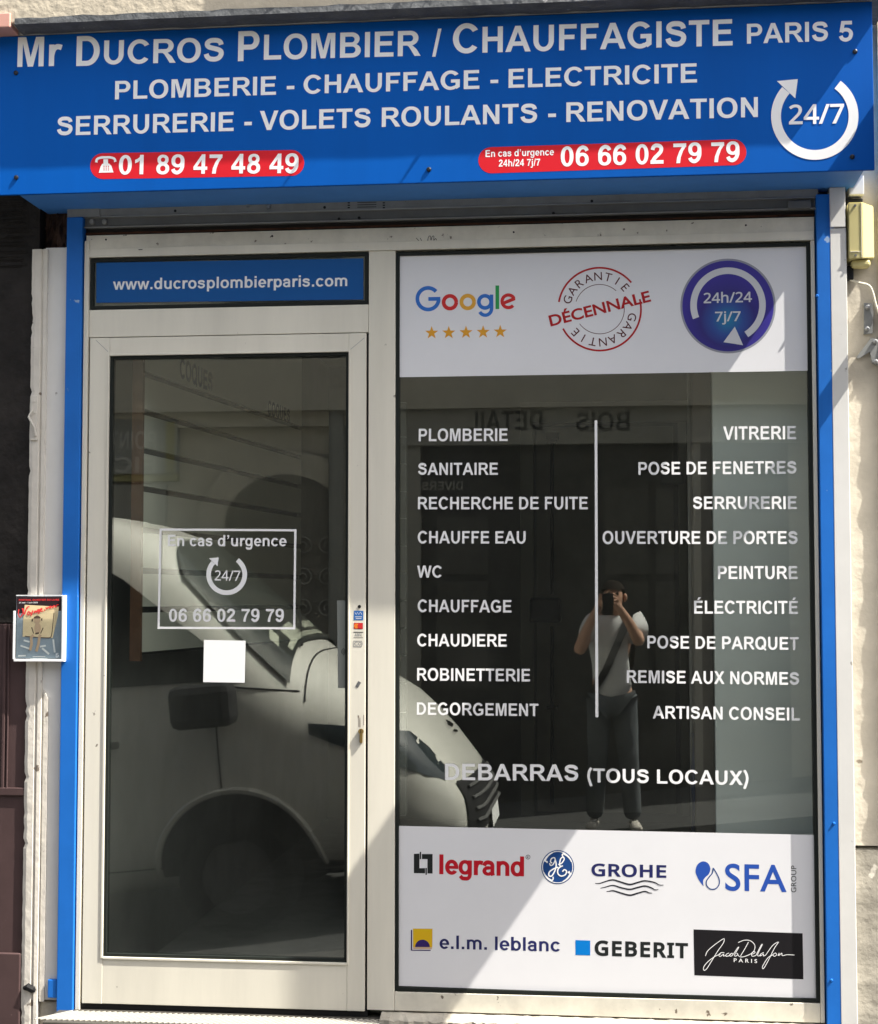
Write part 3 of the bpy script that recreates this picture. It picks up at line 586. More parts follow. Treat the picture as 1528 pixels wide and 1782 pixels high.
# ================================================================== ROLLER SHUTTER BOX
sh = thing('shutter_box', 'grey metal roller shutter box and slot under the blue sign', 'shutter', (0, -.02, 2.9))
xl, xr = P(120, 370, -.01).x, P(1425, 340, -.01).x
def band(name, m, yl, yb, Yf, th, bv=.0012):               # pixel rows given at x = 150
    z1, z0 = P(150, yl, Yf).z, P(150, yb, Yf).z; return box(name, m, xl, xr, Yf, Yf + th, z0, z1, sh, bv)
band('upper_rail', 'galv', 352, 376.5, .0, .05)
band('rail_lip', 'steel', 376.8, 378.6, -.006, .03, .0005)
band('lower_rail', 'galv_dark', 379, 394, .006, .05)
band('slot_lip', 'galv', 394.5, 397, -.002, .03, .0005)
band('slot', 'black', 397.3, 405, .02, .04)
band('rusty_edge', 'rust', 405.2, 408.5, .014, .03, .0005)
for px, py in ((160, 386), (182, 386)):
    bm = bmesh.new(); c = P(px, py, .0); add_tube(bm, [(c.x, -.006, c.z), (c.x, -.002, c.z), (c.x, .008, c.z)], [.007, .0095, .0095], 14); from_bm('bolt', bm, 'galv', sh)
for px, py in ((432, 357), (468, 360)):
    bm = bmesh.new(); c = P(px, py, .0); add_tube(bm, [(c.x, -.006, c.z), (c.x, .002, c.z)], [.006, .009], 12); from_bm('bolt', bm, 'steel', sh)
for px, py in ((305, 367), (565, 361), (590, 381), (625, 379), (963, 371), (1030, 350)):
    bm = bmesh.new(); c = P(px, py, .0); add_disc(bm, (c.x, 0, c.z), .005, -.0015, .01, 10); from_bm('rivet', bm, 'black', sh)
rect('maker_plate', 'galv', (602, 349), (672, 364), -.0015, .002, sh, .0005)
bm = bmesh.new()
for k in range(3): add_stroke(bm, [(622, 352.5 + 4 * k), (655, 351.8 + 4 * k)], 1.2, -.0018)
for k in range(3):
    for x in (605, 666): add_stroke(bm, [(x, 353 + 4.2 * k), (x + 4, 352.9 + 4.2 * k)], 2.2, -.0018)
nofix('plate_print', bm, 'ink', sh)
rect('end_bracket', 'galv', (117, 362), (173, 378), -.006, .005, sh, .001)
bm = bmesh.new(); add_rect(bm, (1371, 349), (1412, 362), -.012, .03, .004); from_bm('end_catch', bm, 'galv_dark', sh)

# ================================================================== GUIDE POSTS AND TRIM
YPO = -.017
def post(tl, br, label, lugs):
    a, b = P(*tl, YPO), P(*br, YPO)
    o = thing('shutter_post', label, 'post', (a.x, YPO, b.z), 'blue shutter guide posts')
    box('channel', 'post_blue', a.x, b.x, YPO, .05, b.z, a.z, o, .002)
    for t_, b_ in lugs: rect('lug', 'post_blue', t_, b_, YPO + .004, .02, o, .002)
    return o
x0 = P(117, 372, YPO).x; 
pl_ = post((116.5, 378), (126, 1767), 'left blue painted shutter guide post beside the glass door', [((83, 1705), (99, 1737))])
a = P(142.5, 372, YPO)
pr_ = post((1420, 338), (1471, 1790), 'right blue painted shutter guide post beside the display window', [((1470, 1736), (1491, 1768))])
for px, py in ((1451, 1433), (1447, 1706), (1422, 515)):
    bm = bmesh.new(); c = P(px, py, YPO); add_tube(bm, [(c.x, YPO - .004, c.z), (c.x, YPO + .001, c.z)], [.003, .006], 12); from_bm('screw', bm, 'post_blue', pr_)
tw = thing('white_trim', 'white painted vertical trim board right of the blue post', 'trim', (P(1465, 900, 0).x, -.02, 0))
a, b = P(1451, 397, -.018), P(1499, 1790, -.018); xt0, xt1 = P(1455, 1000, -.018).x, P(1481.5, 1000, -.018).x
box('trim_board', 'white_paint', xt0 - .004, xt1, -.018, .05, b.z, P(1451, 397, -.018).z, tw, .002)
box('upper_trim_board', 'white_paint', xt0 - .004, xt1 - .002, -.022, .05, P(1451, 395.5, -.02).z, P(1451, 326, -.02).z, tw, .002)
rect('cable_trunking', 'white_paint', (1478, 306), (1504, 338), -.006, .05, tw, .002)

# ================================================================== SHOPFRONT FRAME
k = D / 5.0
WX0, WX1, WZ0, WZ1 = -.6849 * k, .6485 * k, -1.2565 * k + CZ, 1.1343 * k + CZ
DX0, DX1, DZ0, DZ1 = -1.649 * k, -.8413 * k, -1.171 * k + CZ, .8065 * k + CZ
TX0, TX1, TZ0, TZ1 = -1.7209 * k, -.7792 * k, .9666 * k + CZ, 1.1372 * k + CZ
fr = thing('shopfront_frame', 'cream aluminium shopfront frame holding the glass door and windows', 'frame', (-.3, 0, .17))
FX0 = P(150, 430, 0).x; FX1 = P(1418.5, 500, 0).x; FT = P(300, 406, 0).z; zfoot = P(300, 1751, 0).z
zdoor = P(400, 584, 0).z
zsill = P(1000, 1768, 0).z
MX0 = TX1 + .004; MX1 = WX0 - .002
box('head_rail', 'cream_dirty', FX0, FX1, .0, .06, TZ1 + .004, FT, fr)
box('head_bead', 'cream', FX0 + .002, FX1 - .002, -.004, .002, TZ1 + .004, TZ1 + .034, fr, .001)
box('hinge_jamb', 'cream', FX0, TX0 - .003, .0, .06, zfoot - .02, TZ1 + .003, fr)
box('jamb_strip', 'cream', FX0 - .004, FX0 + .012, -.006, .03, zfoot - .02, FT - .02, fr)
box('mullion', 'cream', MX0, MX1, .0, .06, zsill, TZ1 + .003, fr)
box('transom_rail', 'cream', TX0 - .002, MX0 - .001, .001, .06, zdoor + .003, TZ0 - .003, fr)
box('right_jamb', 'cream', WX1 + .002, FX1, .0, .06, zsill, TZ1 + .003, fr)
box('sill_rail', 'cream_dirty', MX1 + .001, WX1 + .001, .001, .06, zsill, WZ0 - .003, fr)
for px, py in ((184.5, 417), (474, 411), (894, 404), (1298, 392)):
    bm = bmesh.new(); c = P(px, py, 0); add_disc(bm, (c.x, 0, c.z), .0035, -.0012, .004, 8); from_bm('rivet', bm, 'black', fr)
bm = bmesh.new()
add_stroke(bm, smooth_line([(744, 419), (746, 412), (749, 411), (750, 418), (752, 412), (755, 411), (755, 418), (758, 415), (760, 418)]), 1.0, -.0015)
add_stroke(bm, [(724, 414), (729, 419)], 1, -.0015); add_stroke(bm, [(731, 414), (734, 419)], 1, -.0016); add_stroke(bm, [(241, 434.5), (248, 434.3)], 1.3, -.0055); add_stroke(bm, [(470, 413), (474, 409)], 1.4, -.0015)
nofix('scribble', bm, 'ink', fr)

def ring(bm, X0, X1, Z0, Z1, wl, Yf, th, bv=.0008):
    add_box(bm, X0, X0 + wl, Yf, Yf + th, Z0, Z1, bv); add_box(bm, X1 - wl, X1, Yf, Yf + th, Z0, Z1, bv)
    add_box(bm, X0 + wl, X1 - wl, Yf, Yf + th, Z1 - wl, Z1, bv); add_box(bm, X0 + wl, X1 - wl, Yf, Yf + th, Z0, Z0 + wl, bv)
YG = .010                                             # outer face of the panes
def pane(X0, X1, Z0, Z1, parent):
    return box('pane', 'glass', X0 + .006, X1 - .006, YG, YG + .008, Z0 + .006, Z1 - .006, parent, 0)

# transom window
tw_ = thing('transom_window', 'narrow window above the door carrying a blue web address panel', 'window', (TX0, 0, TZ0))
bm = bmesh.new(); ring(bm, TX0, TX1, TZ0, TZ1, .011, .003, .03); from_bm('gasket', bm, 'gasket', tw_)
pane(TX0, TX1, TZ0, TZ1, tw_)
box('backing', 'grey_trim', TX0 + .009, TX1 - .009, YG + .010, YG + .014, TZ0 + .009, TZ1 - .009, tw_, 0)
YB = YG - .0004
up_ = sheet('address_panel', mat('panel_blue', (.006, .092, .32), .45, var=.04), [(167.5, 457), (632.5, 449.6), (632.5, 521.3), (167.5, 527)], YB, tw_)
text('lettering', "www.ducrosplombierparis.com", 196.5, 504.3, 604.3, 497.8, 19.8, YB - .0003, LW, up_, 'sans')

# door
dr = thing('glass_door', 'cream framed glass shop door with emergency number lettering', 'door', (DX0, 0, zfoot))
LX0, LX1 = TX0 + .003, P(636.5, 1000, 0).x
LZ0, LZ1 = P(400, 1753, 0).z, zdoor
YD = -.003
box('hinge_stile', 'cream', LX0, DX0 - .001, YD, .05, LZ0, LZ1, dr)
box('lock_stile', 'cream', DX1 + .001, LX1, YD, .05, LZ0, LZ1, dr)
box('top_rail', 'cream', DX0 - .0008, DX1 + .0008, YD + .0006, .05, DZ1 + .001, LZ1 - .0004, dr)
box('bottom_rail', 'cream', DX0 - .0008, DX1 + .0008, YD + .001, .05, LZ0 + .0004, DZ0 - .001, dr)
bm = bmesh.new()                                         # glazing beads and the mitre lines at the top corners
add_box(bm, DX0 - .008, DX0 - .0005, YD - .003, YD + .006, DZ0 - .006, DZ1 + .006, .001); add_box(bm, DX1 + .0005, DX1 + .006, YD - .003, YD + .006, DZ0 - .006, DZ1 + .006, .001)
add_box(bm, DX0, DX1, YD - .003, YD + .006, DZ1 + .0005, DZ1 + .008, .001); add_box(bm, DX0, DX1, YD - .003, YD + .006, DZ0 - .008, DZ0 - .0005, .001)
from_bm('glazing_bead', bm, 'cream', dr)
bm = bmesh.new(); add_stroke(bm, [(167, 592), (188, 612)], .8, YD - .0004); add_stroke(bm, [(634, 588), (610, 608)], .8, YD - .0004); nofix('mitre_joint', bm, 'grey_trim', dr)
bm = bmesh.new(); ring(bm, DX0, DX1, DZ0, DZ1, .010, .002, .03); from_bm('gasket', bm, 'gasket', dr)
pane(DX0, DX1, DZ0, DZ1, dr)
box('brush_seal', 'black', LX0 - .006, LX1 + .01, .004, .05, P(400, 1763, 0).z, LZ0 - .001, dr, 0)
box('side_seal', 'black', LX1 + .0008, MX0 + .0, .012, .05, LZ0, LZ1, dr, 0)
YV = YG - .0005
bm = bmesh.new()
q = [(279.5, 921.5), (514, 922.8), (512, 1093.3), (276, 1092.5)]
for i in range(4):
    a, b = q[i], q[(i + 1) % 4]; dx, dy = b[0] - a[0], b[1] - a[1]; l = math.hypot(dx, dy); e = 2 / l
    add_stroke(bm, [(a[0] - dx * e, a[1] - dy * e), (b[0] + dx * e, b[1] + dy * e)], 3.8, YV - i * .00004)
fb = nofix('lettering_frame', bm, LW, dr)
text('emergency_lettering', "En cas d’urgence", 292, 950.3, 498.5, 950.6, 19.5, YV, LW, dr, 'sans')
em = clock_arrow('arrow_emblem', (394.5, 1000), 35.5, 8.2, YV, dr, LW)
text('digits', "24/7", 373.5, 1010.2, 418, 1010.6, 17.5, YV - .0003, LW, em, 'open', .008)
text('phone_digits', "06 66 02 79 79", 294, 1081.6, 494, 1082, 22.3, YV, LW, dr, 'sans')
sheet('sticker', LW, [(355, 1113.5), (427.5, 1115), (426, 1188), (353.5, 1187)], YV, dr)
sheet('film_strip', 'clear_film', [(586.5, 1045), (602, 1045), (602.5, 1197.5), (588, 1197.5)], YV, dr)
bm = bmesh.new()
for r_ in (3, 5.5, 8): add_stroke(bm, arc((592, 1134), r_, -50, 50, 10), 1.1, YV - .0003)
nofix('contactless_mark', bm, 'ink', dr)
YK = YD - .0005
s1 = sheet('card_sticker', 'card_blue', [(616, 1062.6), (632.4, 1062.9), (632.2, 1079.4), (615.6, 1079)], YK, dr)
bm = bmesh.new(); 
for s_, bl in (("MA", 1070), ("CB", 1078)):
    a, b = P(618, bl, YK - .0003), P(630, bl, YK - .0003); place_text(bm, glyphs(s_, 'sans'), a, b - a, Vector((0, 0, .0125)), Vector((0, -1, 0)))
bm.free()
bm = bmesh.new(); add_stroke(bm, [(617.5, 1066), (620, 1069.5), (622, 1065.5), (624.5, 1069.5), (627, 1065), (630, 1069.5)], 1.1, YK - .0003); add_stroke(bm, [(618, 1073.5), (630, 1073.5)], 1.2, YK - .0003); add_stroke(bm, [(619, 1076.5), (629, 1076.5)], 1.2, YK - .0003); nofix('sticker_print', bm, 'badge_grey', s1)
s2 = sheet('card_sticker', 'logo_red', [(616, 1083.8), (631.6, 1084), (631.5, 1094.8), (615.6, 1094.4)], YK, dr)
circle_px('sticker_print', 'orange', (620.5, 1089.3), 4.4, YK - .0003, s2, 24)
circle_px('sticker_print', 'g_red', (626.5, 1089.4), 4.2, YK - .0005, s2, 24)
bm = bmesh.new(); add_stroke(bm, [(615.3, 1100), (632, 1100.3)], 1.4, YK); add_stroke(bm, [(615.2, 1109.5), (631.6, 1109.8)], .8, YK); nofix('card_sticker', bm, 'ink', dr)
text('card_lettering', "AMV", 617, 1107.3, 629.5, 1107.5, 5.2, YK, 'grey_trim', dr, 'sans')
bm = bmesh.new(); add_stroke(bm, [(615.5, 1115.5), (629.5, 1115.8), (630.5, 1120.5), (629, 1125.3), (615, 1125)], 1.5, YK, True); add_stroke(bm, arc((620, 1120.3), 2.8, 40, 320, 14), 1.3, YK - .0003); add_stroke(bm, arc((626, 1120.5), 2.4, 0, 360, 14), 1.2, YK - .0003); nofix('card_sticker', bm, 'grey_trim', dr)
bm = bmesh.new(); c = P(625.5, 1055.5, YD); add_disc(bm, (c.x, 0, c.z), .0055, YD - .002, YD + .01, 14); from_bm('bolt_hole', bm, 'black', dr)
bm = bmesh.new(); add_stroke(bm, [(626, 1186.5), (620.5, 1196)], 5.6, YD - .0008); nofix('spindle_hole', bm, 'galv_dark', dr)
bm = bmesh.new(); c = P(628.6, 1272.5, YD); add_disc(bm, (c.x, 0, c.z), .009, YD - .009, YD + .01, 18); add_box(bm, c.x - .0052, c.x + .0052, YD - .008, YD + .01, P(0, 1286.5, YD).z, c.z - .004, .003)
lk = from_bm('lock_cylinder', bm, 'brass', dr)
bm = bmesh.new(); add_box(bm, c.x - .001, c.x + .001, YD - .0096, YD - .006, c.z - .006, c.z + .006, 0); from_bm('keyhole', bm, 'black', lk)
bm = bmesh.new()
for k_, (x, y0, y1) in enumerate(((624.3, 1245, 1265), (626.5, 1249, 1266), (633, 1244, 1262), (623, 1245, 1249))): add_stroke(bm, [(x, y0), (x + .3, (y0 + y1) / 2), (x + .2, y1)], .8, YD - .0006)
nofix('scratches', bm, 'rust', dr)

# display window
dw = thing('display_window', 'large display window with trade list lettering and white logo panels', 'window', (WX0, 0, WZ0))
bm = bmesh.new(); ring(bm, WX0, WX1, WZ0, WZ1, .0115, .003, .03); from_bm('gasket', bm, 'gasket', dw)
pane(WX0, WX1, WZ0, WZ1, dw)
left = [("PLOMBERIE", 728.5, 767.8, 883.5, 767.5, 21.8), ("SANITAIRE", 727.5, 826.5, 866.5, 826.3, 21), ("RECHERCHE DE FUITE", 727.3, 886.3, 1023, 886.3, 21.6), ("CHAUFFE EAU", 726.8, 945.6, 914.8, 946, 21.5),
        ("WC", 725.8, 1005, 768.8, 1005.2, 20.8), ("CHAUFFAGE", 726.8, 1065, 890, 1066, 21.6), ("CHAUDIERE", 726, 1124.6, 882, 1125.4, 21.6), ("ROBINETTERIE", 725.8, 1184.3, 922.5, 1186, 21.8), ("DEGORGEMENT", 725.4, 1243.8, 937, 1246.4, 21.6)]
right = [("VITRERIE", 1258.6, 765.2, 1385.5, 764.3, 23), ("POSE DE FENETRES", 1111, 826.2, 1386, 824.3, 22), ("SERRURERIE", 1206, 886, 1386.6, 885.8, 22), ("OUVERTURE DE PORTES", 1048.6, 946.5, 1388, 946.8, 22.3), ("PEINTURE", 1249.5, 1007.6, 1388, 1007.6, 22.5),
         ("ÉLECTRICITÉ", 1208, 1067.8, 1388.7, 1068.4, 22.5), ("POSE DE PARQUET", 1126.5, 1128.2, 1390, 1131, 22), ("REMISE AUX NORMES", 1090.8, 1188.3, 1390.5, 1192, 22), ("ARTISAN CONSEIL", 1136, 1250.3, 1392, 1254, 22)]
for row in left + right: text('trade_lettering', *row, YV, LW, dw, 'sans')
text('clearance_lettering', "DEBARRAS", 774.5, 1357.3, 1006.4, 1359.5, 28.5, YV, LW, dw, 'sans')
text('premises_lettering', "(TOUS LOCAUX)", 1022, 1361.4, 1302.8, 1366.3, 24.3, YV, LW, dw, 'sans')
sheet('divider_line', LW, [(1034.8, 731.5), (1039.4, 731.4), (1041.3, 1248.2), (1036.2, 1248)], YV, dw)
YA, Y1, Y2, Y3 = YG - .0004, YG - .0007, YG - .0010, YG - .0013
u = sheet('upper_logo_panel', 'sheet_white', [(692.5, 445), (1404, 426.5), (1407.2, 645.2), (692.3, 656.5)], YA, dw)
# coloured word, round geometric letters
bm = bmesh.new(); add_stroke(bm, arc((745, 519.8), 18.6, 42, 358, 36, 18.8), 6.6, Y1); add_stroke(bm, [(745.5, 520.3), (766.4, 519.9)], 6.6, Y1 - .0002); g1 = nofix('word_logo', bm, 'g_blue', u)
bm = bmesh.new(); add_stroke(bm, arc((783, 525.9), 11, 0, 360, 32), 6.6, Y1); nofix('logo_letter', bm, 'g_red', g1)
bm = bmesh.new(); add_stroke(bm, arc((814, 525.5), 11, 0, 360, 32), 6.6, Y1); nofix('logo_letter', bm, 'g_yellow', g1)
bm = bmesh.new(); add_stroke(bm, arc((844, 525.3), 10.6, 0, 360, 32), 6.4, Y1); add_stroke(bm, [(855.4, 512.5), (855.6, 536)] + arc((844.5, 537), 11, -5, -150, 16, 11.5), 6.0, Y1 - .0002); nofix('logo_letter', bm, 'g_blue', g1)
bm = bmesh.new(); add_stroke(bm, [(865.4, 496.8), (865.6, 537.8)], 6.4, Y1); nofix('logo_letter', bm, 'g_green', g1)
bm = bmesh.new(); add_stroke(bm, [(873.5, 528.5), (896, 519.5)] + arc((884.8, 524.3), 11, 22, 318, 30), 5.8, Y1); nofix('logo_letter', bm, 'g_red', g1)
for c in ((751.2, 579.3), (781, 579), (811, 578.4), (840.8, 577.9), (870.5, 577.2)): sheet('star', 'star', star_px(c, 12), Y1, u)
# stamp
C = (1043.5, 538); bm = bmesh.new(); add_stroke(bm, arc(C, 72, 13, -168 + 360 + 0, 60), 3.2, Y1)
bm.free(); bm = bmesh.new()
add_stroke(bm, arc(C, 72, 40, 170, 50), 3.2, Y1); add_stroke(bm, arc(C, 72, 208, 374, 60), 3.2, Y1); st = nofix('guarantee_stamp', bm, 'stamp_red', u)
bm = bmesh.new(); add_stroke(bm, arc(C, 43, 48, 162, 40), 1.1, Y1); add_stroke(bm, arc(C, 43, 216, 368, 50), 1.1, Y1); nofix('inner_circle', bm, 'stamp_dark', st)
bm = bmesh.new(); arc_text(bm, "GARANTIE", C, 51, 162, 40, 14.5, Y1, 'gill', .002); arc_text(bm, "GARANTIE", C, 51, -15, -137, 14.5, Y1, 'gill', .002); nofix('ring_lettering', bm, 'stamp_dark', st)
text('band_lettering', "DÉCENNALE", 958.5, 568.3, 1133.5, 524.5, 19.5, Y1, 'stamp_red', st, 'gill', .024)
# round badge
C = (1267, 532.5); cw = P(1266, 556, Y1)
bd = circle_px('hours_badge', 'purple_rim', C, 83, Y1, u, 72, 82.5)
circle_px('disc', badge_mat(cw, .145), C, 79.5, Y2, bd, 72, 79)
bm = bmesh.new(); add_stroke(bm, arc((1267, 531), 60, 202, -58, 60), 11.5, Y3); add_poly(bm, [P(x, y, Y3 - .0003) for x, y in ((1259, 595.5), (1278.8, 568.3), (1293.2, 600.7))], 0); nofix('arrow', bm, 'badge_grey', bd)
text('lettering', "24h/24", 1224.6, 527.8, 1308.8, 525.6, 18, Y3, 'badge_grey', bd, 'open', .013)
text('lettering', "7j/7", 1244.5, 559.5, 1289, 558.6, 17, Y3, 'badge_grey', bd, 'open', .013)
# lower panel
lo = sheet('lower_logo_panel', 'sheet_white', [(692.4, 1437.2), (1416.5, 1453), (1422.5, 1740.4), (692.2, 1715.5)], YA, dw)
zz = lambda pts: [(680 + x / 4.021, 1430 + y / 4.021) for x, y in pts]
z8 = lambda pts: [(1040 + x / 3.638, 1430 + y / 3.638) for x, y in pts]
bm = bmesh.new()
for pp in ([(162, 225), (201, 223), (201, 325), (240, 325), (240, 361), (162, 360)], [(218, 226), (293, 226), (293, 363), (257, 362), (257, 262), (218, 261)]): add_poly(bm, [P(x, y, Y1) for x, y in zz(pp)], 0)
for pp in ([(208, 211), (208, 262)], [(248, 324), (248, 372)]): add_stroke(bm, zz(pp), 2.4, Y1 - .0001)
lg = nofix('electrical_logo', bm, 'ink', lo)
text('wordmark', "legrand", 764.5, 1521.3, 912, 1525.2, 34.5, Y1, 'logo_red', lg, 'sans', .012, .95)
bm = bmesh.new(); add_stroke(bm, arc((918.8, 1491.5), 3.6, 0, 360, 20), .8, Y1); add_stroke(bm, [(917.6, 1493.6), (917.6, 1489.5), (919.6, 1489.8), (919.4, 1491.4), (917.8, 1491.4), (920, 1493.6)], .7, Y1); nofix('registered_mark', bm, 'ink', lg)
C = (970.5, 1509); ge = circle_px('round_monogram_logo', 'ge_blue', C, 28.6, Y1, lo, 56, 29.6)
bm = bmesh.new(); add_stroke(bm, arc(C, 26.3, 0, 360, 56, 27.3), 1.3, Y2)
for a0 in (20, 110, 200, 290):
    pts = arc(C, 25.2, a0, a0 + 46, 12, 26.2); add_stroke(bm, pts, [.8 + 3.4 * (i / 12) for i in range(13)], Y2 - .0001)
    e = pts[-1]; add_stroke(bm, smooth_line([e, (e[0] + (C[0] - e[0]) * .22, e[1] + (C[1] - e[1]) * .12), (e[0] + (C[0] - e[0]) * .12 + 1, e[1] + (C[1] - e[1]) * .3)], 4), 2.2, Y2 - .0002)
nofix('ring', bm, LW, ge)
bm = bmesh.new()
add_stroke(bm, smooth_line(zz([(1130, 290), (1118, 280), (1125, 258), (1145, 252), (1150, 270), (1135, 300), (1118, 305), (1112, 290)]), 5), 2.1, Y2)
add_stroke(bm, smooth_line(zz([(1150, 262), (1158, 300), (1150, 340), (1128, 378), (1108, 378), (1110, 352), (1140, 330), (1172, 318)]), 5), 2.3, Y2 - .0001)
add_stroke(bm, smooth_line(zz([(1172, 300), (1196, 290), (1214, 262), (1205, 248), (1188, 262), (1182, 300), (1190, 312), (1205, 308)]), 5), 2.1, Y2 - .0002)
add_stroke(bm, smooth_line(zz([(1196, 310), (1172, 330), (1170, 362), (1192, 380), (1222, 370), (1230, 345), (1214, 336), (1202, 350)]), 5), 2.3, Y2 - .0003)
nofix('script_letters', bm, LW, ge)
gr = text('tap_logo', "GROHE", 1029.3, 1524.6, 1159.6, 1527.8, 22, Y1, 'navy', lo, 'open', .026, 1.08)
bm = bmesh.new()
for pp in ([(1036, 1537), (1043, 1537.5), (1051, 1535)] + z8([(95, 368), (150, 383), (205, 397), (255, 384), (300, 374), (360, 384), (390, 400), (418, 401)]), [(1045, 1545.7), (1053, 1544)] + z8([(97, 403), (150, 418), (205, 428), (255, 416), (300, 407), (340, 418), (362, 430), (385, 430)]), [(1055.6, 1551.5)] + z8([(75, 440), (100, 437), (150, 452), (205, 465), (255, 452), (300, 441), (325, 450), (346, 452)])):
    sm = smooth_line(pp, 5); n = len(sm); add_stroke(bm, sm, [1.0 + 1.7 * math.sin(math.pi * i / (n - 1)) for i in range(n)], Y1)
nofix('waves', bm, 'wave_ink', gr)
dp = sheet('water_logo', 'sfa_blue', smooth_line(z8([(672, 408), (652, 385), (630, 348), (620, 312), (632, 272), (665, 251), (698, 262), (714, 295), (705, 330), (682, 352), (668, 375), (672, 408)]), 4)[:-1], Y1, lo)
bm = bmesh.new(); add_stroke(bm, smooth_line(z8([(732, 293), (752, 325), (770, 365), (768, 400), (745, 425), (712, 425), (690, 402), (690, 375), (708, 348), (726, 325), (732, 293)]), 5), 1.9, Y1); nofix('outlined_drop', bm, 'ge_blue', dp)
text('wordmark', "SFA", 1262, 1549.6, 1369, 1552.4, 46.5, Y1, 'sfa_blue', dp, 'gill', .012, 1.05)
bm = bmesh.new(); a, b = P(1385.6, 1553, Y1), P(1385.9, 1506.5, Y1); place_text(bm, glyphs("GROUP", 'gill', .0, 1.05), a, b - a, Vector((-.0163, 0, 0)), Vector((0, -1, 0))); nofix('group_lettering', bm, 'ink', dp)
el = sheet('sun_logo', 'elm_yellow', zz([(156, 748), (292, 749), (290, 879), (157, 878)]), Y1, lo)
sheet('logo_base', 'elm_pink', zz([(157, 879), (289, 879.5), (288, 893), (157, 892)]), Y1, el)
bm = bmesh.new(); add_poly(bm, [P(x, y, Y2) for x, y in zz([(141, 757), (150, 757), (150, 896), (279, 897), (279, 904), (141, 902)])], 0); add_poly(bm, [P(x, y, Y2) for x, y in arc((680 + 222 / 4.021, 1430 + 877 / 4.021), 12.8, 0, 180, 24)], 0); nofix('half_sun', bm, 'elm_purple', el)
text('wordmark', "e.l.m. leblanc", 765, 1651, 974.5, 1656, 23.5, Y1, 'navy', el, 'sans')
gb = sheet('square_logo', 'geb_blue', [(1001.4, 1636), (1027.2, 1636.8), (1027.3, 1662.7), (1001.6, 1662)], Y1, lo)
text('wordmark', "GEBERIT", 1035, 1663, 1197.5, 1668, 26.5, Y1, 'ink', gb, 'open', .034, 1.16)
jd = sheet('signature_logo', mat('logo_black', (.012, .011, .013), .4), [(1207, 1617.4), (1396.8, 1624.2), (1398.2, 1704.3), (1208.5, 1697.2)], Y1, lo)
bm = bmesh.new()
for j, pp in enumerate(([(683, 850), (697, 818), (740, 780), (790, 745), (802, 744), (795, 770), (760, 820), (720, 885), (690, 932), (673, 940), (673, 918), (700, 885), (745, 852), (778, 838)],
        [(803, 830), (783, 829), (768, 843), (776, 853), (798, 838), (796, 850), (812, 846)], [(832, 831), (815, 840), (814, 852), (832, 848), (846, 836)], [(850, 832), (836, 842), (842, 852), (857, 842), (850, 832)],
        [(860, 838), (886, 800), (893, 797), (868, 842), (874, 851), (888, 840), (880, 832)], [(955, 762), (935, 800), (905, 850)], [(890, 765), (930, 750), (970, 755), (996, 785), (985, 825), (940, 850), (905, 856), (886, 842)],
        [(975, 840), (996, 830), (990, 821), (974, 835), (980, 852), (1003, 846)], [(1003, 846), (1034, 785), (1042, 780), (1014, 838), (1020, 850), (1034, 842)], [(1052, 828), (1032, 838), (1030, 850), (1050, 838), (1050, 850), (1064, 845)],
        [(1064, 845), (1108, 784), (1145, 762), (1120, 800), (1080, 880), (1052, 928), (1044, 917), (1078, 862), (1112, 842)], [(1126, 830), (1110, 842), (1120, 852), (1134, 842), (1126, 830)], [(1142, 848), (1150, 832), (1147, 848), (1166, 832), (1170, 848), (1200, 842), (1247, 844)])):
    add_stroke(bm, smooth_line(z8(pp), 5), 1.15, Y2 - j * .00003)
nofix('signature', bm, LW, jd)
text('small_lettering', "PARIS", 1277, 1674.2, 1317.6, 1676, 6.6, Y2, LW, jd, 'gill', .008, 1.6)

# ================================================================== THRESHOLD
YF = 0.0
th = thing('doorstep', 'ribbed aluminium step plate under the glass door', 'doorstep', (-1.4, -.08, .17))
zs = P(400, 1764, 0).z; xs0, xs1 = P(86, 1775, -.1).x, P(660, 1770, -.05).x
box('plate', 'check', xs0, xs1, -.165, .05, zs - .03, zs, th, .003)
bm = bmesh.new(); n = 58
for i in range(n):
    x = xs0 + (xs1 - xs0) * (i + .5) / n
    r = Matrix.Rotation(rad(-38 if i % 2 == 0 else -38), 3, 'Z')
    add_box(bm, x - .0032, x + .0032, -.158, -.012, zs, zs + .0035, 0.0006, r)
from_bm('ribs', bm, 'rib', th)
box('riser', 'concrete', xs0 + .01, xs1, -.15, .05, -.3, zs - .031, th, .003)
ss = thing('sill_stone', 'rough grey stone sill under the display window', 'sill', (.2, -.02, .1))
bm = bmesh.new(); zt2 = zsill - .004; rows = []
for i in range(91):
    x = xs1 + .002 + (P(1440, 1770, 0).x - xs1) * i / 90
    rows.append([bm.verts.new(v) for v in ((x, .06, zt2), (x, -.012 + random.uniform(-.005, .004), zt2 + random.uniform(-.003, .001)), (x, -.06 + random.uniform(-.008, .006), zt2 - .012 + random.uniform(-.004, .003)), (x, -.07, -.2), (x, .06, -.2))])
for A, B in zip(rows, rows[1:]):
    for k_ in range(5): bm.faces.new((A[k_], A[(k_ + 1) % 5], B[(k_ + 1) % 5], B[k_]))
from_bm('stone', bm, 'stone_grey', ss)

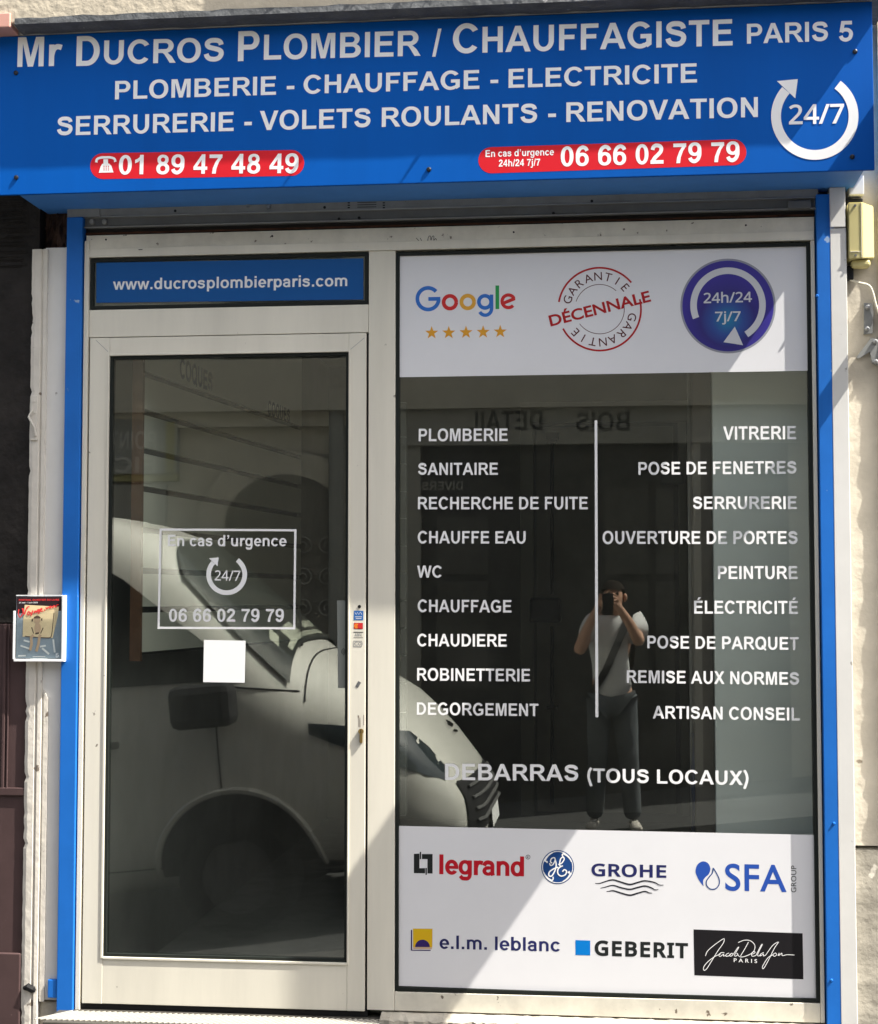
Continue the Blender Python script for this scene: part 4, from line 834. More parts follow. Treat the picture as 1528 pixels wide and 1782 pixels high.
# ================================================================== RIGHT SIDE: box, bracket, cable, hanging sign
ab = thing('alarm_box', 'cream yellow plastic alarm box on the stone wall at upper right', 'box', (P(1500, 400, 0).x, -.05, P(1500, 400, 0).z))
a, b = P(1476, 352, -.025), P(1501, 450, -.025); c = P(1523, 356, .02)
bm = bmesh.new(); zT, zB = a.z, b.z
prof = [(a.x, .05), (a.x, -.025), (b.x, -.028), (b.x + .044, .01), (b.x + .044, .05)]
top = [bm.verts.new((x, y, zT - (.006 if i in (0, 3, 4) else 0))) for i, (x, y) in enumerate(prof)]; bot = [bm.verts.new((x, y, zB + (.008 if i in (3, 4) else 0))) for i, (x, y) in enumerate(prof)]
bm.faces.new(top); bm.faces.new(bot[::-1])
for i in range(5): bm.faces.new((top[i], top[(i + 1) % 5], bot[(i + 1) % 5], bot[i]))
bmesh.ops.recalc_face_normals(bm, faces=bm.faces[:]); bmesh.ops.bevel(bm, geom=bm.edges[:], offset=.003, segments=2, affect='EDGES'); from_bm('casing', bm, 'beige_plastic', ab)
bm = bmesh.new(); add_box(bm, a.x + .004, b.x - .002, -.0285, -.02, zB + .022, zB + .0245, 0); add_box(bm, b.x - .0035, b.x - .0015, -.0292, -.02, zB + .004, zT - .004, 0); from_bm('lid_seam', bm, 'cable', ab)
bm = bmesh.new(); add_disc(bm, ((a.x + b.x) / 2, 0, zB + .011), .004, -.0295, -.02, 12); add_disc(bm, ((a.x + b.x) / 2, 0, zT - .012), .004, -.0295, -.02, 12); from_bm('lid_screw', bm, 'galv_dark', ab)
bm = bmesh.new(); add_box(bm, a.x + .012, b.x + .03, -.005, .045, zB - .022, zB + .002, .008); from_bm('lower_cover', bm, 'beige_plastic', ab)
bm = bmesh.new(); add_box(bm, a.x - .002, b.x + .01, 0.01, .05, zT + .008, zT + .022, .003); add_box(bm, a.x + .02, a.x + .045, 0.02, .05, zT - .004, zT + .01, .003); add_box(bm, a.x, a.x + .022, 0.02, .05, zB - .06, zB - .012, .004); from_bm('mount', bm, 'black', ab)
cb = thing('cable', 'cream cable curving down from the alarm box to the bracket', 'cable', (P(1500, 490, 0).x, -.02, P(1500, 490, 0).z))
bm = bmesh.new(); pts = smooth_line([(1479, 487), (1495, 492), (1512, 497), (1519, 510), (1524, 530), (1530, 545)], 4)
add_tube(bm, [P(x, y, .028) for x, y in pts], .0042, 8); from_bm('cable_run', bm, 'cable', cb)
def bracket(pts, label, bolts, lean):
    c = P(*pts[0], -.02); o = thing('sign_bracket', label, 'bracket', (c.x, -.01, c.z), 'brackets of the hanging sign')
    bm = bmesh.new(); add_poly(bm, [P(x, y, .036) for x, y in pts], .014); from_bm('wall_plate', bm, 'galv', o)
    for x, y in bolts:
        bm = bmesh.new(); q = P(x, y, .036); add_tube(bm, [(q.x, .022, q.z), (q.x, .028, q.z), (q.x, .029, q.z), (q.x, .037, q.z)], [.004, .0055, .0085, .0085], 8); from_bm('bolt', bm, 'steel', o)
    return o
XPL = P(1528, 560, 0).x + .075                        # the hanging sign's plane, just out of the picture
b1 = bracket([(1504, 527), (1518, 528), (1520, 545), (1519, 580), (1504, 581)], 'upper galvanised bracket plate with two bolts at the right edge', [(1510, 535), (1509, 573)], 0)
box('arm', 'galv', XPL - .012, XPL + .012, -.20, 0, 2.52, 2.60, b1, .003)
b2 = bracket([(1516, 588), (1528, 590), (1528, 636), (1518, 632), (1514, 612), (1494, 624), (1490, 622)], 'lower cream painted angle bracket beneath the bracket plate with two bolts', [(1523, 595), (1524, 630)], 1)
zpt, zpb = P(764, 1030, 0).z + 0, 0
hs = thing('hanging_sign', 'plain blue blade sign hanging out from the wall beyond the right edge', 'sign', (XPL, -.4, 2.2))
PT, PB, PY0, PY1 = 3.27, 2.37, -.195, -.495
box('panel', 'sign_blue', XPL - .02, XPL + .02, PY1, PY0, PB, PT, hs, .004)
bm = bmesh.new(); add_box(bm, XPL - .024, XPL + .024, PY1 - .006, PY1 + .012, PB - .006, PT + .006, .003); add_box(bm, XPL - .024, XPL + .024, PY0 - .012, PY0 + .006, PB - .006, PT + .006, .003); from_bm('edge_frame', bm, 'galv', hs)
bm = bmesh.new(); add_tube(bm, [(XPL, 0, PT - .12), (XPL, PY0 + .02, PT - .12)], .014, 8); from_bm('top_arm', bm, 'galv', hs)

# leaflet holder and leaflet
lh = thing('leaflet_holder', 'clear plastic leaflet holder fixed to the left jamb board', 'holder', (P(66, 1100, -.02).x, -.03, P(66, 1150, -.02).z))
YL = -.032
bm = bmesh.new()
add_rect(bm, (23.5, 1147), (111, 1151.5), YL - .006, .03, .001); add_rect(bm, (23, 1063), (25.5, 1147), YL - .004, .004, .0006); add_rect(bm, (108, 1036), (111.5, 1147), YL - .004, .02, .0006); add_rect(bm, (28, 1035.5), (108, 1037), YL + .012, .004, .0005)
from_bm('rim', bm, 'vinyl_white', lh)
pm = glass_mat('clear_plastic', .03, (.96, .98, .99)); M['clear_plastic'] = pm
rect('front_sheet', 'clear_plastic', (25, 1063), (109, 1147), YL - .003, .0015, lh, 0)
rect('back_sheet', 'clear_plastic', (28, 1037), (108, 1147), YL + .012, .0015, lh, 0)
lf = thing('leaflet', 'festival leaflet with red script title and a seated child picture', 'leaflet', (P(66, 1100, -.02).x, YL + .006, P(66, 1145, -.02).z))
YQ = YL + .004
rect('paper', mat('leaflet_slate', (.30, .36, .40), .6, var=.12, vscale=20), (29, 1038), (107, 1146), YQ, .002, lf, 0)
cl = lambda pts: [(x * 140 / 1528, 1020 + y * 150 / 1637) for x, y in pts]
M['lf_dark'] = mat('leaflet_dark', (.028, .014, .018), .6); M['lf_tan'] = mat('leaflet_tan', (.85, .66, .38), .6, var=.08, vscale=40); M['lf_skin'] = mat('leaflet_skin', (.62, .42, .26), .6); M['lf_pale'] = mat('leaflet_pale', (.8, .8, .76), .6); M['lf_brown'] = mat('leaflet_brown', (.10, .06, .04), .6); M['lf_red'] = mat('leaflet_red', (.85, .05, .05), .6)
sheet('dark_header', 'lf_dark', cl([(320, 200), (1165, 200), (1165, 470), (1120, 470), (320, 520)]), YQ - .0003, lf)
sheet('suitcase', 'lf_tan', cl([(470, 355), (1120, 390), (1100, 560), (1000, 985), (430, 960), (440, 640)]), YQ - .0006, lf)
bm = bmesh.new(); add_stroke(bm, smooth_line(cl([(1025, 510), (1005, 720), (985, 900), (960, 970), (880, 980), (620, 965), (470, 950)]), 4), 1.3, YQ - .0008)
for xx in ((600, 780, 640, 900), (820, 790, 770, 900)): add_stroke(bm, cl([(xx[0], xx[1]), (xx[2], xx[3])]), 1.6, YQ - .0008)
nofix('case_edge', bm, 'lf_brown', lf)
bm = bmesh.new(); 
for c_, r_, ry_ in (((715, 800), 62, 110),): add_poly(bm, [P(x, y, YQ - .0010) for x, y in arc((c_[0] * 140 / 1528, 1020 + c_[1] * 150 / 1637), r_ * .0916, 0, 360, 20, ry_ * .0916)[:-1]], 0)
add_poly(bm, [P(x, y, YQ - .0011) for x, y in arc((705 * .0916, 1020 + 655 * .0916), 5.6, 0, 360, 20, 6.2)[:-1]], 0)
for l_ in ([(590, 960), (600, 1100), (570, 1220)], [(750, 950), (730, 1100), (690, 1240)], [(640, 930), (600, 960)], [(770, 920), (750, 960)]): add_stroke(bm, cl(l_), 4.6, YQ - .0012)
nofix('child_figure', bm, 'lf_skin', lf)
bm = bmesh.new(); add_poly(bm, [P(x, y, YQ - .0014) for x, y in arc((705 * .0916, 1020 + 612 * .0916), 6.0, 0, 180, 16, 4.6)], 0); add_stroke(bm, cl([(618, 620), (612, 670)]), 2.2, YQ - .0014); add_stroke(bm, cl([(795, 610), (790, 655)]), 2.2, YQ - .0014); add_stroke(bm, cl([(670, 900), (740, 890)]), 2.6, YQ - .0014); nofix('child_hair', bm, 'lf_brown', lf)
bm = bmesh.new()
for l_, w_ in (([(390, 1130), (560, 1190)], 3), ([(760, 1150), (870, 1130)], 3), ([(800, 1180), (930, 1290)], 3.4), ([(450, 1030), (560, 1060)], 3), ([(1010, 1010), (1040, 1260)], 3)): add_stroke(bm, cl(l_), w_, YQ - .0006)
nofix('rubble', bm, 'lf_pale', lf)
text('header_lettering', "FESTIVAL QUARTIER DU LIVRE", *cl([(360, 280)])[0], *cl([(1125, 275)])[0], 3, YQ - .0008, 'lf_red', lf, 'sans')
text('date_lettering', "21 mai - 7 juin 2025", *cl([(362, 326)])[0], *cl([(718, 324)])[0], 2.3, YQ - .0008, 'vinyl_white', lf, 'sans')
bm = bmesh.new()
ctr = lambda l_: smooth_line(cl(l_), 4)
for j, l_ in enumerate(([(360, 440), (350, 520), (380, 590), (440, 500), (420, 420)], [(440, 420), (455, 520), (470, 540)], [(470, 530), (510, 410), (560, 390)], [(520, 520), (545, 480), (560, 520), (530, 550), (515, 520)], [(570, 490), (590, 530), (625, 460)], [(625, 460), (600, 540), (575, 565)], [(690, 470), (655, 480), (650, 510), (690, 470), (690, 510)], [(755, 440), (715, 450), (715, 490), (755, 440), (740, 510), (715, 520)], [(775, 460), (800, 430), (775, 430), (775, 480), (815, 470)], [(850, 440), (840, 470)],
        [(870, 400), (890, 430), (920, 390)], [(930, 400), (950, 420), (970, 385), (935, 390)], [(985, 380), (1000, 410), (1030, 360)], [(1040, 370), (1060, 400), (1080, 360), (1115, 350)])): add_stroke(bm, ctr(l_), 1.9, YQ - .0016 - j * .00002)
nofix('script_title', bm, 'lf_red', lf)
text('district_mark', "5", *cl([(1055, 1355)])[0], *cl([(1120, 1350)])[0], 7.5, YQ - .0008, 'vinyl_white', lf, 'sans')
bm = bmesh.new()
for l_, w_ in (([(345, 1325), (490, 1320)], 2.6), ([(620, 1340), (860, 1338)], 1.3), ([(575, 1378), (900, 1372)], 1.3)): add_stroke(bm, cl(l_), w_, YQ - .0008)
nofix('small_print', bm, 'lf_pale', lf)
# ================================================================== INSIDE THE SHOP
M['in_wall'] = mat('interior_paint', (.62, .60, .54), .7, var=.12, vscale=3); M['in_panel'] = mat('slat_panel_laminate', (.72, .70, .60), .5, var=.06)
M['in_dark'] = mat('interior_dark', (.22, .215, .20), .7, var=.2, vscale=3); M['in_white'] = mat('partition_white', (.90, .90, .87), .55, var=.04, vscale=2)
M['in_floor'] = mat('interior_floor', (.26, .25, .23), .5, var=.2); M['rust_brown'] = mat('brown_edge', (.16, .075, .04), .7, var=.3, vscale=14); M['door_brown'] = mat('back_door_brown', (.42, .39, .34), .6, var=.15, vscale=5)
M['lock_black'] = mat('lock_black', (.006, .008, .016), .4); M['coques'] = mat('coques_blue', (.005, .03, .07), .5); M['blue_cloth'] = mat('blue_cloth', (.01, .03, .12), .9); M['frame_brown'] = mat('frame_brown', (.11, .09, .075), .6, var=.2)
ZF = .16
o = box('floor', 'in_floor', -2.6, 1.6, .07, 4.75, ZF - .05, ZF, None, 0); o['kind'] = 'structure'
o = box('ceiling', 'in_wall', -2.6, 1.6, .07, 4.75, 3.05, 3.1, None, 0); o['kind'] = 'structure'
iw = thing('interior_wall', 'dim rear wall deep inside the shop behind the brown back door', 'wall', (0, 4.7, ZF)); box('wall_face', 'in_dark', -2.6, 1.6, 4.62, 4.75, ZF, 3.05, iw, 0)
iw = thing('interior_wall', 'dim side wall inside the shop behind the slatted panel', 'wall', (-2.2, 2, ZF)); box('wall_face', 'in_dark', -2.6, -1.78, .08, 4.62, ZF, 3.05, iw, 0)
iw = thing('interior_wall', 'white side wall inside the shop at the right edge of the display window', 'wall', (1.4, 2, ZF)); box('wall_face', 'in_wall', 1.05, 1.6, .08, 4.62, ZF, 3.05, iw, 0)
O_ = Vector((P(250, 700, .16).x, .16, 0)); E_ = Vector((P(525, 700, 2.0).x, 2.0, 0)); dirv = (E_ - O_).normalized(); nrm = Vector((dirv.y, -dirv.x, 0))
def PL(px, py, off=0.0):                                   # on the slatted panel
    d = FW + RT * ((px - PW / 2) / F) + UP * (-(py - PH / 2) / F); c = Vector((0, -D, CZ)); q = O_ + nrm * off
    return c + d * ((q - c).dot(nrm) / d.dot(nrm))
sp = thing('slatted_panel', 'grey slatted display panel inside the shop behind the door, lettered COQUES', 'display panel', (O_.x, O_.y, 1.3))  # slatwall panel along the left side of the shop, not a free stand
z0, z1 = PL(251, 1140).z, 2.95
bm = bmesh.new(); L_ = (E_ - O_).length
def sbox(bm, s0, s1, d0, d1, za, zb_):
    pts = [O_ + dirv * s + nrm * d for s, d in ((s0, d0), (s1, d0), (s1, d1), (s0, d1))]
    a = [bm.verts.new((p.x, p.y, za)) for p in pts]; b = [bm.verts.new((p.x, p.y, zb_)) for p in pts]
    bm.faces.new(a[::-1]); bm.faces.new(b)
    for i in range(4): bm.faces.new((a[i], a[(i + 1) % 4], b[(i + 1) % 4], b[i]))
gz = [PL(251, y).z for y in (650, 716.5, 784, 850.5, 922, 993, 1061)]
ed = [z0] + sorted(gz) + [z1]
for a, b in zip(ed, ed[1:]): sbox(bm, .0, L_, -.018, 0, a + .011, b - .011)
from_bm('slats', bm, 'in_panel', sp)
bm = bmesh.new(); sbox(bm, .0, L_, -.03, -.019, z0, z1); from_bm('grooves', bm, 'black', sp)
bm = bmesh.new(); sbox(bm, -.02, -.001, -.035, .004, z0 - .02, z1); from_bm('end_strip', bm, 'rust_brown', sp)
for (xl_, yl_), (xr_, yr_), cap_ in (((313, 657), (369.5, 683), 36), ((466, 722), (504.5, 737), 26)):
    bm = bmesh.new(); a, b = PL(xl_, yl_, .001), PL(xr_, yr_, .001); h = (PL(xl_, yl_ - cap_, .001) - a).z; place_text(bm, glyphs("COQUES", 'sans', .012), a, b - a, Vector((0, 0, h)), nrm); nofix('lettering', bm, 'coques', sp)
sl_ = thing('slatted_panel', 'narrow slatted upright just inside the display window by the mullion', 'display panel', (P(698, 1000, .12).x, .12, ZF))  # slatted panel strip by the mullion, not a free stand
bm = bmesh.new(); ys = [700, 760, 807, 855, 902, 950, 997, 1045, 1093, 1141, 1190, 1240, 1300, 1420]
for a, b in zip(ys, ys[1:]): add_rect(bm, (690, a + 1), (705.5, b - 1), .12, .05, .001)
from_bm('slats', bm, mat('upright_grey', (.16, .155, .14), .6), sl_); rect('groove', mat('groove_pale', (.42, .42, .40), .5), (690, 700), (705, 1420), .128, .03, sl_, 0)
bd_ = thing('back_door', 'dark brown door at the back of the shop with black rod lock', 'door', (P(1060, 1400, 4.55).x, 4.55, ZF))
rect('leaf', 'door_brown', (933, 744), (1177, 1416), 4.56, .05, bd_, .004)
bm = bmesh.new(); add_rect(bm, (905, 735), (930, 1420), 4.54, .07, .004); add_rect(bm, (1180, 735), (1200, 1420), 4.54, .07, .004); add_rect(bm, (905, 700), (1200, 733), 4.54, .07, .004); from_bm('frame', bm, mat('back_frame', (.5, .48, .43), .6), bd_)
lb = rect('lock_box', 'lock_black', (921, 1040), (977, 1084), 4.49, .06, bd_, .02)
bm = bmesh.new(); q = P(955, 1062, 4.48); add_disc(bm, (q.x, 0, q.z), .022, 4.475, 4.5, 18); from_bm('lock_knob', bm, 'lock_black', lb)
for ya, yb in ((756, 1034), (1090, 1400)):
    bm = bmesh.new(); q, q2 = P(961, ya, 4.52), P(961, yb, 4.52); add_tube(bm, [q, q2], .012, 8); from_bm('lock_rod', bm, 'lock_black', bd_)
bm = bmesh.new(); add_rect(bm, (950, 752), (973, 764), 4.49, .06, .004); add_rect(bm, (953, 764), (968, 771), 4.5, .05, .004); add_rect(bm, (951, 1228), (971, 1236), 4.49, .06, .004); from_bm('rod_guide', bm, 'lock_black', bd_)
rect('closer', mat('closer_grey', (.3, .3, .3), .5), (1150, 826), (1190, 842), 4.46, .08, bd_, .01)
pt_ = thing('partition', 'white partition standing inside the display window at right', 'partition', (P(1330, 1400, .6).x, .6, ZF))
pa, pb_ = P(1243, 700, .17), P(1243, 1446, .17); box('panel', 'in_white', (pa.x + pb_.x) / 2, 1.05, .17, .23, ZF, 3.05, pt_, .002)
pa2 = P(1206, 1000, .25); box('edge_post', 'frame_brown', pa2.x, (pa.x + pb_.x) / 2 - .002, .2, .3, ZF, 3.05, pt_, .002)
rect('side_jamb', mat('jamb_dim', (.22, .21, .2), .6), (1199, 600), (1204, 1500), .40, .05, pt_, .001)
cl_ = thing('blue_overalls', 'dark blue work trousers and black bag hanging beside the partition post', 'clothes', (P(1218, 1300, .55).x, .55, P(1218, 1190, .55).z))
bm = bmesh.new(); rows = []
for i in range(13):
    y = 1275 + i * 15; rows.append([bm.verts.new(P(1203 + 32 * j / 8 + 1.5 * math.sin(i * .9), y, .25 + .02 * math.sin(j * 1.9 + i * .25))) for j in range(9)])
for A, B in zip(rows, rows[1:]):
    for j in range(8): bm.faces.new((A[j], A[j + 1], B[j + 1], B[j]))
bmesh.ops.solidify(bm, geom=bm.faces[:], thickness=.008); from_bm('trousers', bm, 'blue_cloth', cl_, True)
bm = bmesh.new(); add_poly(bm, [P(x, y, .22) for x, y in ((1234, 1190), (1242, 1200), (1240, 1290), (1228, 1288), (1216, 1225))], .05); from_bm('bag', bm, 'black', cl_)
bm = bmesh.new(); add_poly(bm, [P(x, y, .205) for x, y in ((1210, 1275), (1216, 1270), (1234, 1330), (1233, 1345))], .01); from_bm('strap', bm, mat('strap_grey', (.25, .25, .26), .6), cl_)

# ================================================================== THE OPPOSITE SIDE OF THE STREET
M['opp_stone'] = mat('opposite_stone', (.42, .39, .33), .9, var=.12, vscale=2, bump=.3, bscale=20); M['opp_dark'] = mat('opposite_dark', (.045, .043, .04), .6, var=.2); M['opp_board'] = mat('opposite_board', (.27, .26, .23), .7, var=.1)
M['opp_grey'] = mat('opposite_grey', (.24, .24, .22), .7); M['opp_yellow'] = mat('opposite_yellow', (.24, .22, .09), .6); M['opp_letter'] = mat('opposite_letter', (.42, .41, .38), .6); M['opp_ink'] = mat('opposite_ink', (.04, .04, .035), .6)
M['opp_panel'] = mat('opposite_panel', (.075, .072, .065), .6, var=.2)
OV = 7.6; OY = .02 - OV
ob = thing('opposite_building', 'stone building across the street reflected in the dark glass', 'building', (0, OY, 0))
zwall = 5.6
def opx(px): return PM(px, 900, OV).x
def opz(py): return PM(800, py, OV).z
def orect(name, m, tl, br, out, parent, inset=.0, bv=.004):   # seen in the panes between two pixels; out = how far it stands out of the facade
    a, b = PM(*tl, OV), PM(*br, OV); return box(name, m, min(a.x, b.x), max(a.x, b.x), OY - .3, OY + out, min(a.z, b.z), max(a.z, b.z), parent, bv)
box('wall', 'opp_stone', -14, 14, OY - 6, OY, -1.2, zwall, ob, 0)
orect('cornice', 'opp_stone', (-2000, 671), (3200, 683), .16, ob); orect('lower_cornice', 'opp_stone', (-2000, 706), (3200, 711), .08, ob)
zwz0, zwz1 = opz(664), opz(664) + 1.9
for fl in range(1):
    for i in range(7):
        xw = opx(492) - 2.2 + (i - 2) * 2.2; zb_ = zwz0 + fl * 2.9
        f_ = box('window', 'opp_grey', xw - .62, xw + .62, OY - .02, OY + .05, zb_ - .06, min(zb_ + 1.96, zwall - .3), ob, .003)
        box('window_pane', 'opp_dark', xw - .5, xw + .5, OY + .0505, OY + .056, zb_, min(zb_ + 1.9, zwall - .4), f_, 0)
# timber shop
orect('shop_fascia', 'opp_board', (700, 700), (1420, 770), .10, ob); orect('shop_fascia_top', 'opp_dark', (700, 683), (1420, 699), .14, ob)
orect('shop_opening', 'opp_dark', (735, 771), (1380, 1520), .02, ob); orect('shop_pilaster', 'opp_board', (1195, 771), (1225, 1520), .07, ob); orect('shop_pilaster', 'opp_board', (700, 771), (733, 1520), .07, ob)
for x0_, x1_, y0_ in ((1052, 1130, 850), (1140, 1185, 850), (760, 850, 900)): orect('door_panel', 'opp_panel', (x0_, y0_), (x1_, 1000), .03, ob); orect('door_panel', 'opp_panel', (x0_, 1012), (x1_, 1200), .03, ob)
def otext(name, s, xr_, xl_, base, cap, m, out, f='sans', bold=0.0):      # reads towards the shop, so mirrored in the panes; xr_ = pixel of its first letter
    a = PM(xr_, base, OV); b = PM(xl_, base, OV); h = PM(xr_, base - cap, OV).z - a.z; bm = bmesh.new(); a.y = b.y = OY + out
    b.z = a.z; place_text(bm, glyphs(s, f, bold), a, b - a, Vector((0, 0, h)), Vector((0, 1, 0))); return nofix(name, bm, m, ob)
otext('fascia_lettering', "BOIS", 1096, 1003, 752, 33, 'opp_ink', .102); otext('fascia_lettering', "DETAIL", 945, 815, 750, 33, 'opp_ink', .102)
otext('window_lettering', "DIVERS", 806, 735, 853, 15, 'opp_board', .032)
# notice board and arched door
orect('notice_board', 'opp_grey', (120, 733), (312, 826), .09, ob); orect('board_edge', 'opp_yellow', (294, 736), (308, 824), .095, ob); orect('board_edge', 'opp_yellow', (120, 826), (312, 838), .07, ob)
otext('board_lettering', "POINT", 277, 196, 783, 31, 'opp_letter', .096, 'sans'); otext('board_lettering', "FIC", 277, 205, 824, 28, 'opp_letter', .096, 'sans')
orect('lower_notice', 'opp_board', (120, 845), (290, 1000), .06, ob)
bm = bmesh.new(); ca = PM(498, 905, OV); ra = abs(opx(498) - opx(395)); za = opz(803)
def arch(bm, r, y0, y1, zs_, rise, n=24):
    pts = [Vector((ca.x + r * math.cos(math.pi * i / n), y1, zs_ + rise * math.sin(math.pi * i / n))) for i in range(n + 1)] + [Vector((ca.x - r, y1, -1)), Vector((ca.x + r, y1, -1))]
    add_poly(bm, pts, y0 - y1, Vector((0, 1, 0)))
arch(bm, ra + .24, OY - .1, OY + .06, za - .52, .62); from_bm('arch_surround', bm, 'opp_stone', ob)
bm = bmesh.new(); arch(bm, ra, OY - .05, OY + .066, za - .52, .42); M['arch_door'] = mat('arch_door', (.15, .14, .12), .6, var=.25); ad = from_bm('arched_door', bm, 'arch_door', ob)
bm = bmesh.new()
for sx in (-1, 1):
    for j in range(3):
        c_ = Vector((opx(552) + sx * .1, OY + .08, opz(950) - j * .26)); add_tube(bm, [c_ + Vector((sx * .085 * (1 - t / 40) * math.cos(t * .33), 0, .085 * (1 - t / 40) * math.sin(t * .33))) for t in range(32)], .008, 5)
from_bm('scroll_grille', bm, 'opp_board', ad)
orect('drain_pipe', 'opp_grey', (576, 700), (600, 1300), .12, ob, bv=.03)

# ================================================================== THE VAN
M['van_white'] = mat('van_paint', (.64, .63, .58), .28, coat=.4, var=.03, vscale=3); M['van_black'] = mat('van_plastic', (.018, .018, .019), .55); M['van_trim'] = mat('van_grey_trim', (.11, .11, .11), .5)
M['van_glass'] = mat('van_glass', (.012, .016, .015), .08, spec=.6); M['van_lamp'] = mat('van_lamp', (.03, .04, .045), .05, coat=1.0); M['chrome'] = mat('chrome', (.7, .7, .7), .12, metal=1); M['tyre'] = mat('tyre', (.015, .015, .015), .8)
VX = -.68; VR = SL
van = thing('parked_van', 'white panel van parked in the street, nose towards the photographer', 'van', (VX, -4.38, RZ + SL * VX)); van.rotation_euler = (0, -math.atan(SL), 0); LOCAL.append(van)
ST = [(0.0, .62, .36, .56, 2.6), (-.08, .80, .30, .78, 2.7), (-.2, .99, .27, .88, 2.8), (-.30, 1.12, .25, .94, 2.9), (-.42, 1.25, .24, .98, 3.0), (-.67, 1.44, .24, 1.01, 3.1), (-.95, 1.57, .24, 1.02, 3.3), (-1.30, 1.92, .24, 1.03, 3.8), (-1.55, 2.18, .24, 1.03, 4.5),
      (-1.74, 2.34, .24, 1.03, 5.0), (-1.98, 2.45, .24, 1.03, 5.5), (-2.3, 2.52, .24, 1.03, 5.8), (-2.8, 2.56, .24, 1.03, 6.2), (-4.8, 2.56, .24, 1.03, 6.2), (-5.25, 2.54, .26, 1.02, 6.0), (-5.4, 2.46, .32, .97, 5.5)]
def sta(x):
    for (x0, *a), (x1, *b) in zip(ST, ST[1:]):
        if x <= x0 and x >= x1:
            t = (x0 - x) / (x0 - x1); return [p + (q - p) * t for p, q in zip(a, b)]
    return list(ST[0][1:]) if x > 0 else list(ST[-1][1:])
def vpt(x, ang, off=0.0):                                 # point of the body: ang 0 = flank facing the shop, 90 = top
    zt_, zb_, w_, n_ = sta(x); zm, h = (zt_ + zb_) / 2, (zt_ - zb_) / 2; c, s = math.cos(rad(ang)), math.sin(rad(ang))
    y = w_ * math.copysign(abs(c) ** (2 / n_), c); z = zm + h * math.copysign(abs(s) ** (2 / n_), s)
    y *= 1 - .11 * max(0, z - 1.15) / 1.1
    if off:
        nv = Vector((0, c, s)).normalized(); return Vector((x, y, z)) + nv * off
    return Vector((x, y, z))
def vside(x, z, off=.004, side=1):
    zt_, zb_, w_, n_ = sta(x); zm, h = (zt_ + zb_) / 2, (zt_ - zb_) / 2; q = min(abs(z - zm) / h, .999); y = w_ * (1 - q ** n_) ** (1 / n_) * (1 - .11 * max(0, z - 1.15) / 1.1)
    return Vector((x, side * (y + off), z))
bm = bmesh.new(); xs = [0, -.04, -.08, -.14, -.2, -.25, -.30, -.36, -.42, -.55, -.67, -.8, -.95, -1.1, -1.3, -1.43, -1.55, -1.65, -1.74, -1.86, -1.98, -2.1, -2.3, -2.55, -2.8, -3.3, -3.8, -4.3, -4.8, -5.05, -5.25, -5.33, -5.4]; NA = 64; rings = []
for x in xs: rings.append([bm.verts.new(vpt(x, 360 * (k + .5) / NA)) for k in range(NA)])
for A, B in zip(rings, rings[1:]):
    for k in range(NA): bm.faces.new((A[k], A[(k + 1) % NA], B[(k + 1) % NA], B[k]))
bm.faces.new(rings[0]); bm.faces.new(rings[-1][::-1]); from_bm('body', bm, 'van_white', van, True)
def vgrid(name, m, f, nu, nv_, parent=van, smooth=True):
    bm = bmesh.new(); g = [[bm.verts.new(f(i / nu, j / nv_)) for j in range(nv_ + 1)] for i in range(nu + 1)]
    for i in range(nu):
        for j in range(nv_): bm.faces.new((g[i][j], g[i + 1][j], g[i + 1][j + 1], g[i][j + 1]))
    return from_bm(name, bm, m, parent, smooth)
M['cab_dark'] = mat('cab_dark', (.02, .022, .02), .8); M['van_clear'] = glass_mat('van_clear_glass', .05, (.9, .94, .92)); M['paper'] = mat('paper', (.55, .53, .45), .7)
wsf = lambda off: (lambda u, v: vpt(-.98 - (.58 + .10 * (1 - (2 * v - 1) ** 2)) * u, 90 + (v - .5) * 2 * (59 - 8 * u - 4 * u * u), off))
ws = vgrid('windscreen', 'van_clear', wsf(.034), 14, 24)
vgrid('cab_interior', 'cab_dark', wsf(.022), 14, 24)
for k_, (u0, u1, v0, v1) in enumerate(((.06, .15, .30, .46), (.10, .16, .50, .62), (.02, .06, .22, .60), (.12, .2, .16, .24))): vgrid('paper_and_reflection', 'paper', lambda u, v: wsf(.026 + .001 * k_)(u0 + (u1 - u0) * u + .02 * v, v0 + (v1 - v0) * v), 4, 6)  # dashboard papers; the low wide band is a painted pale reflection
for s in (1, -1):
    vgrid('side_window', 'van_glass', lambda u, v: (lambda zlo, zhi: vside(-1.22 - u * 1.35, zlo + (zhi - zlo) * v, .006, s))(1.44 + .04 * u, min(1.47 + 1.2 * u, 2.16 - .02 * u)), 12, 6)
for s in (1, -1):
    vgrid('headlight', 'van_lamp', lambda u, v: (lambda zlo, zhi: vside(-.16 - .72 * u, zlo + (zhi - zlo) * v, .010, s))(.80 + .30 * u - .04 * (1 - u), min(sta(-.16 - .72 * u)[0] - .10, 1.00 + .22 * u - .06 * u * u)), 8, 5)
def vfront(y, z, off=.006):                               # nose surface met from the front
    lo, hi = -1.2, 0.0
    for _ in range(26):
        md = (lo + hi) / 2; zt_, zb_, w_, n_ = sta(md); zm, h = (zt_ + zb_) / 2, (zt_ - zb_) / 2
        if abs(y / w_) ** n_ + abs((z - zm) / h) ** n_ < 1: lo = md
        else: hi = md
    return Vector((hi + off, y, z))
vgrid('grille', 'van_black', lambda u, v: vfront((u - .5) * 1.5, .44 + .30 * v - .0 * u, .012), 16, 8)
bm = bmesh.new()
for zz_ in (.50, .565, .63, .695): add_tube(bm, [vfront(-.66 + 1.32 * i / 12, zz_, .02) for i in range(13)], .011, 6)
from_bm('grille_bars', bm, 'van_trim', van)
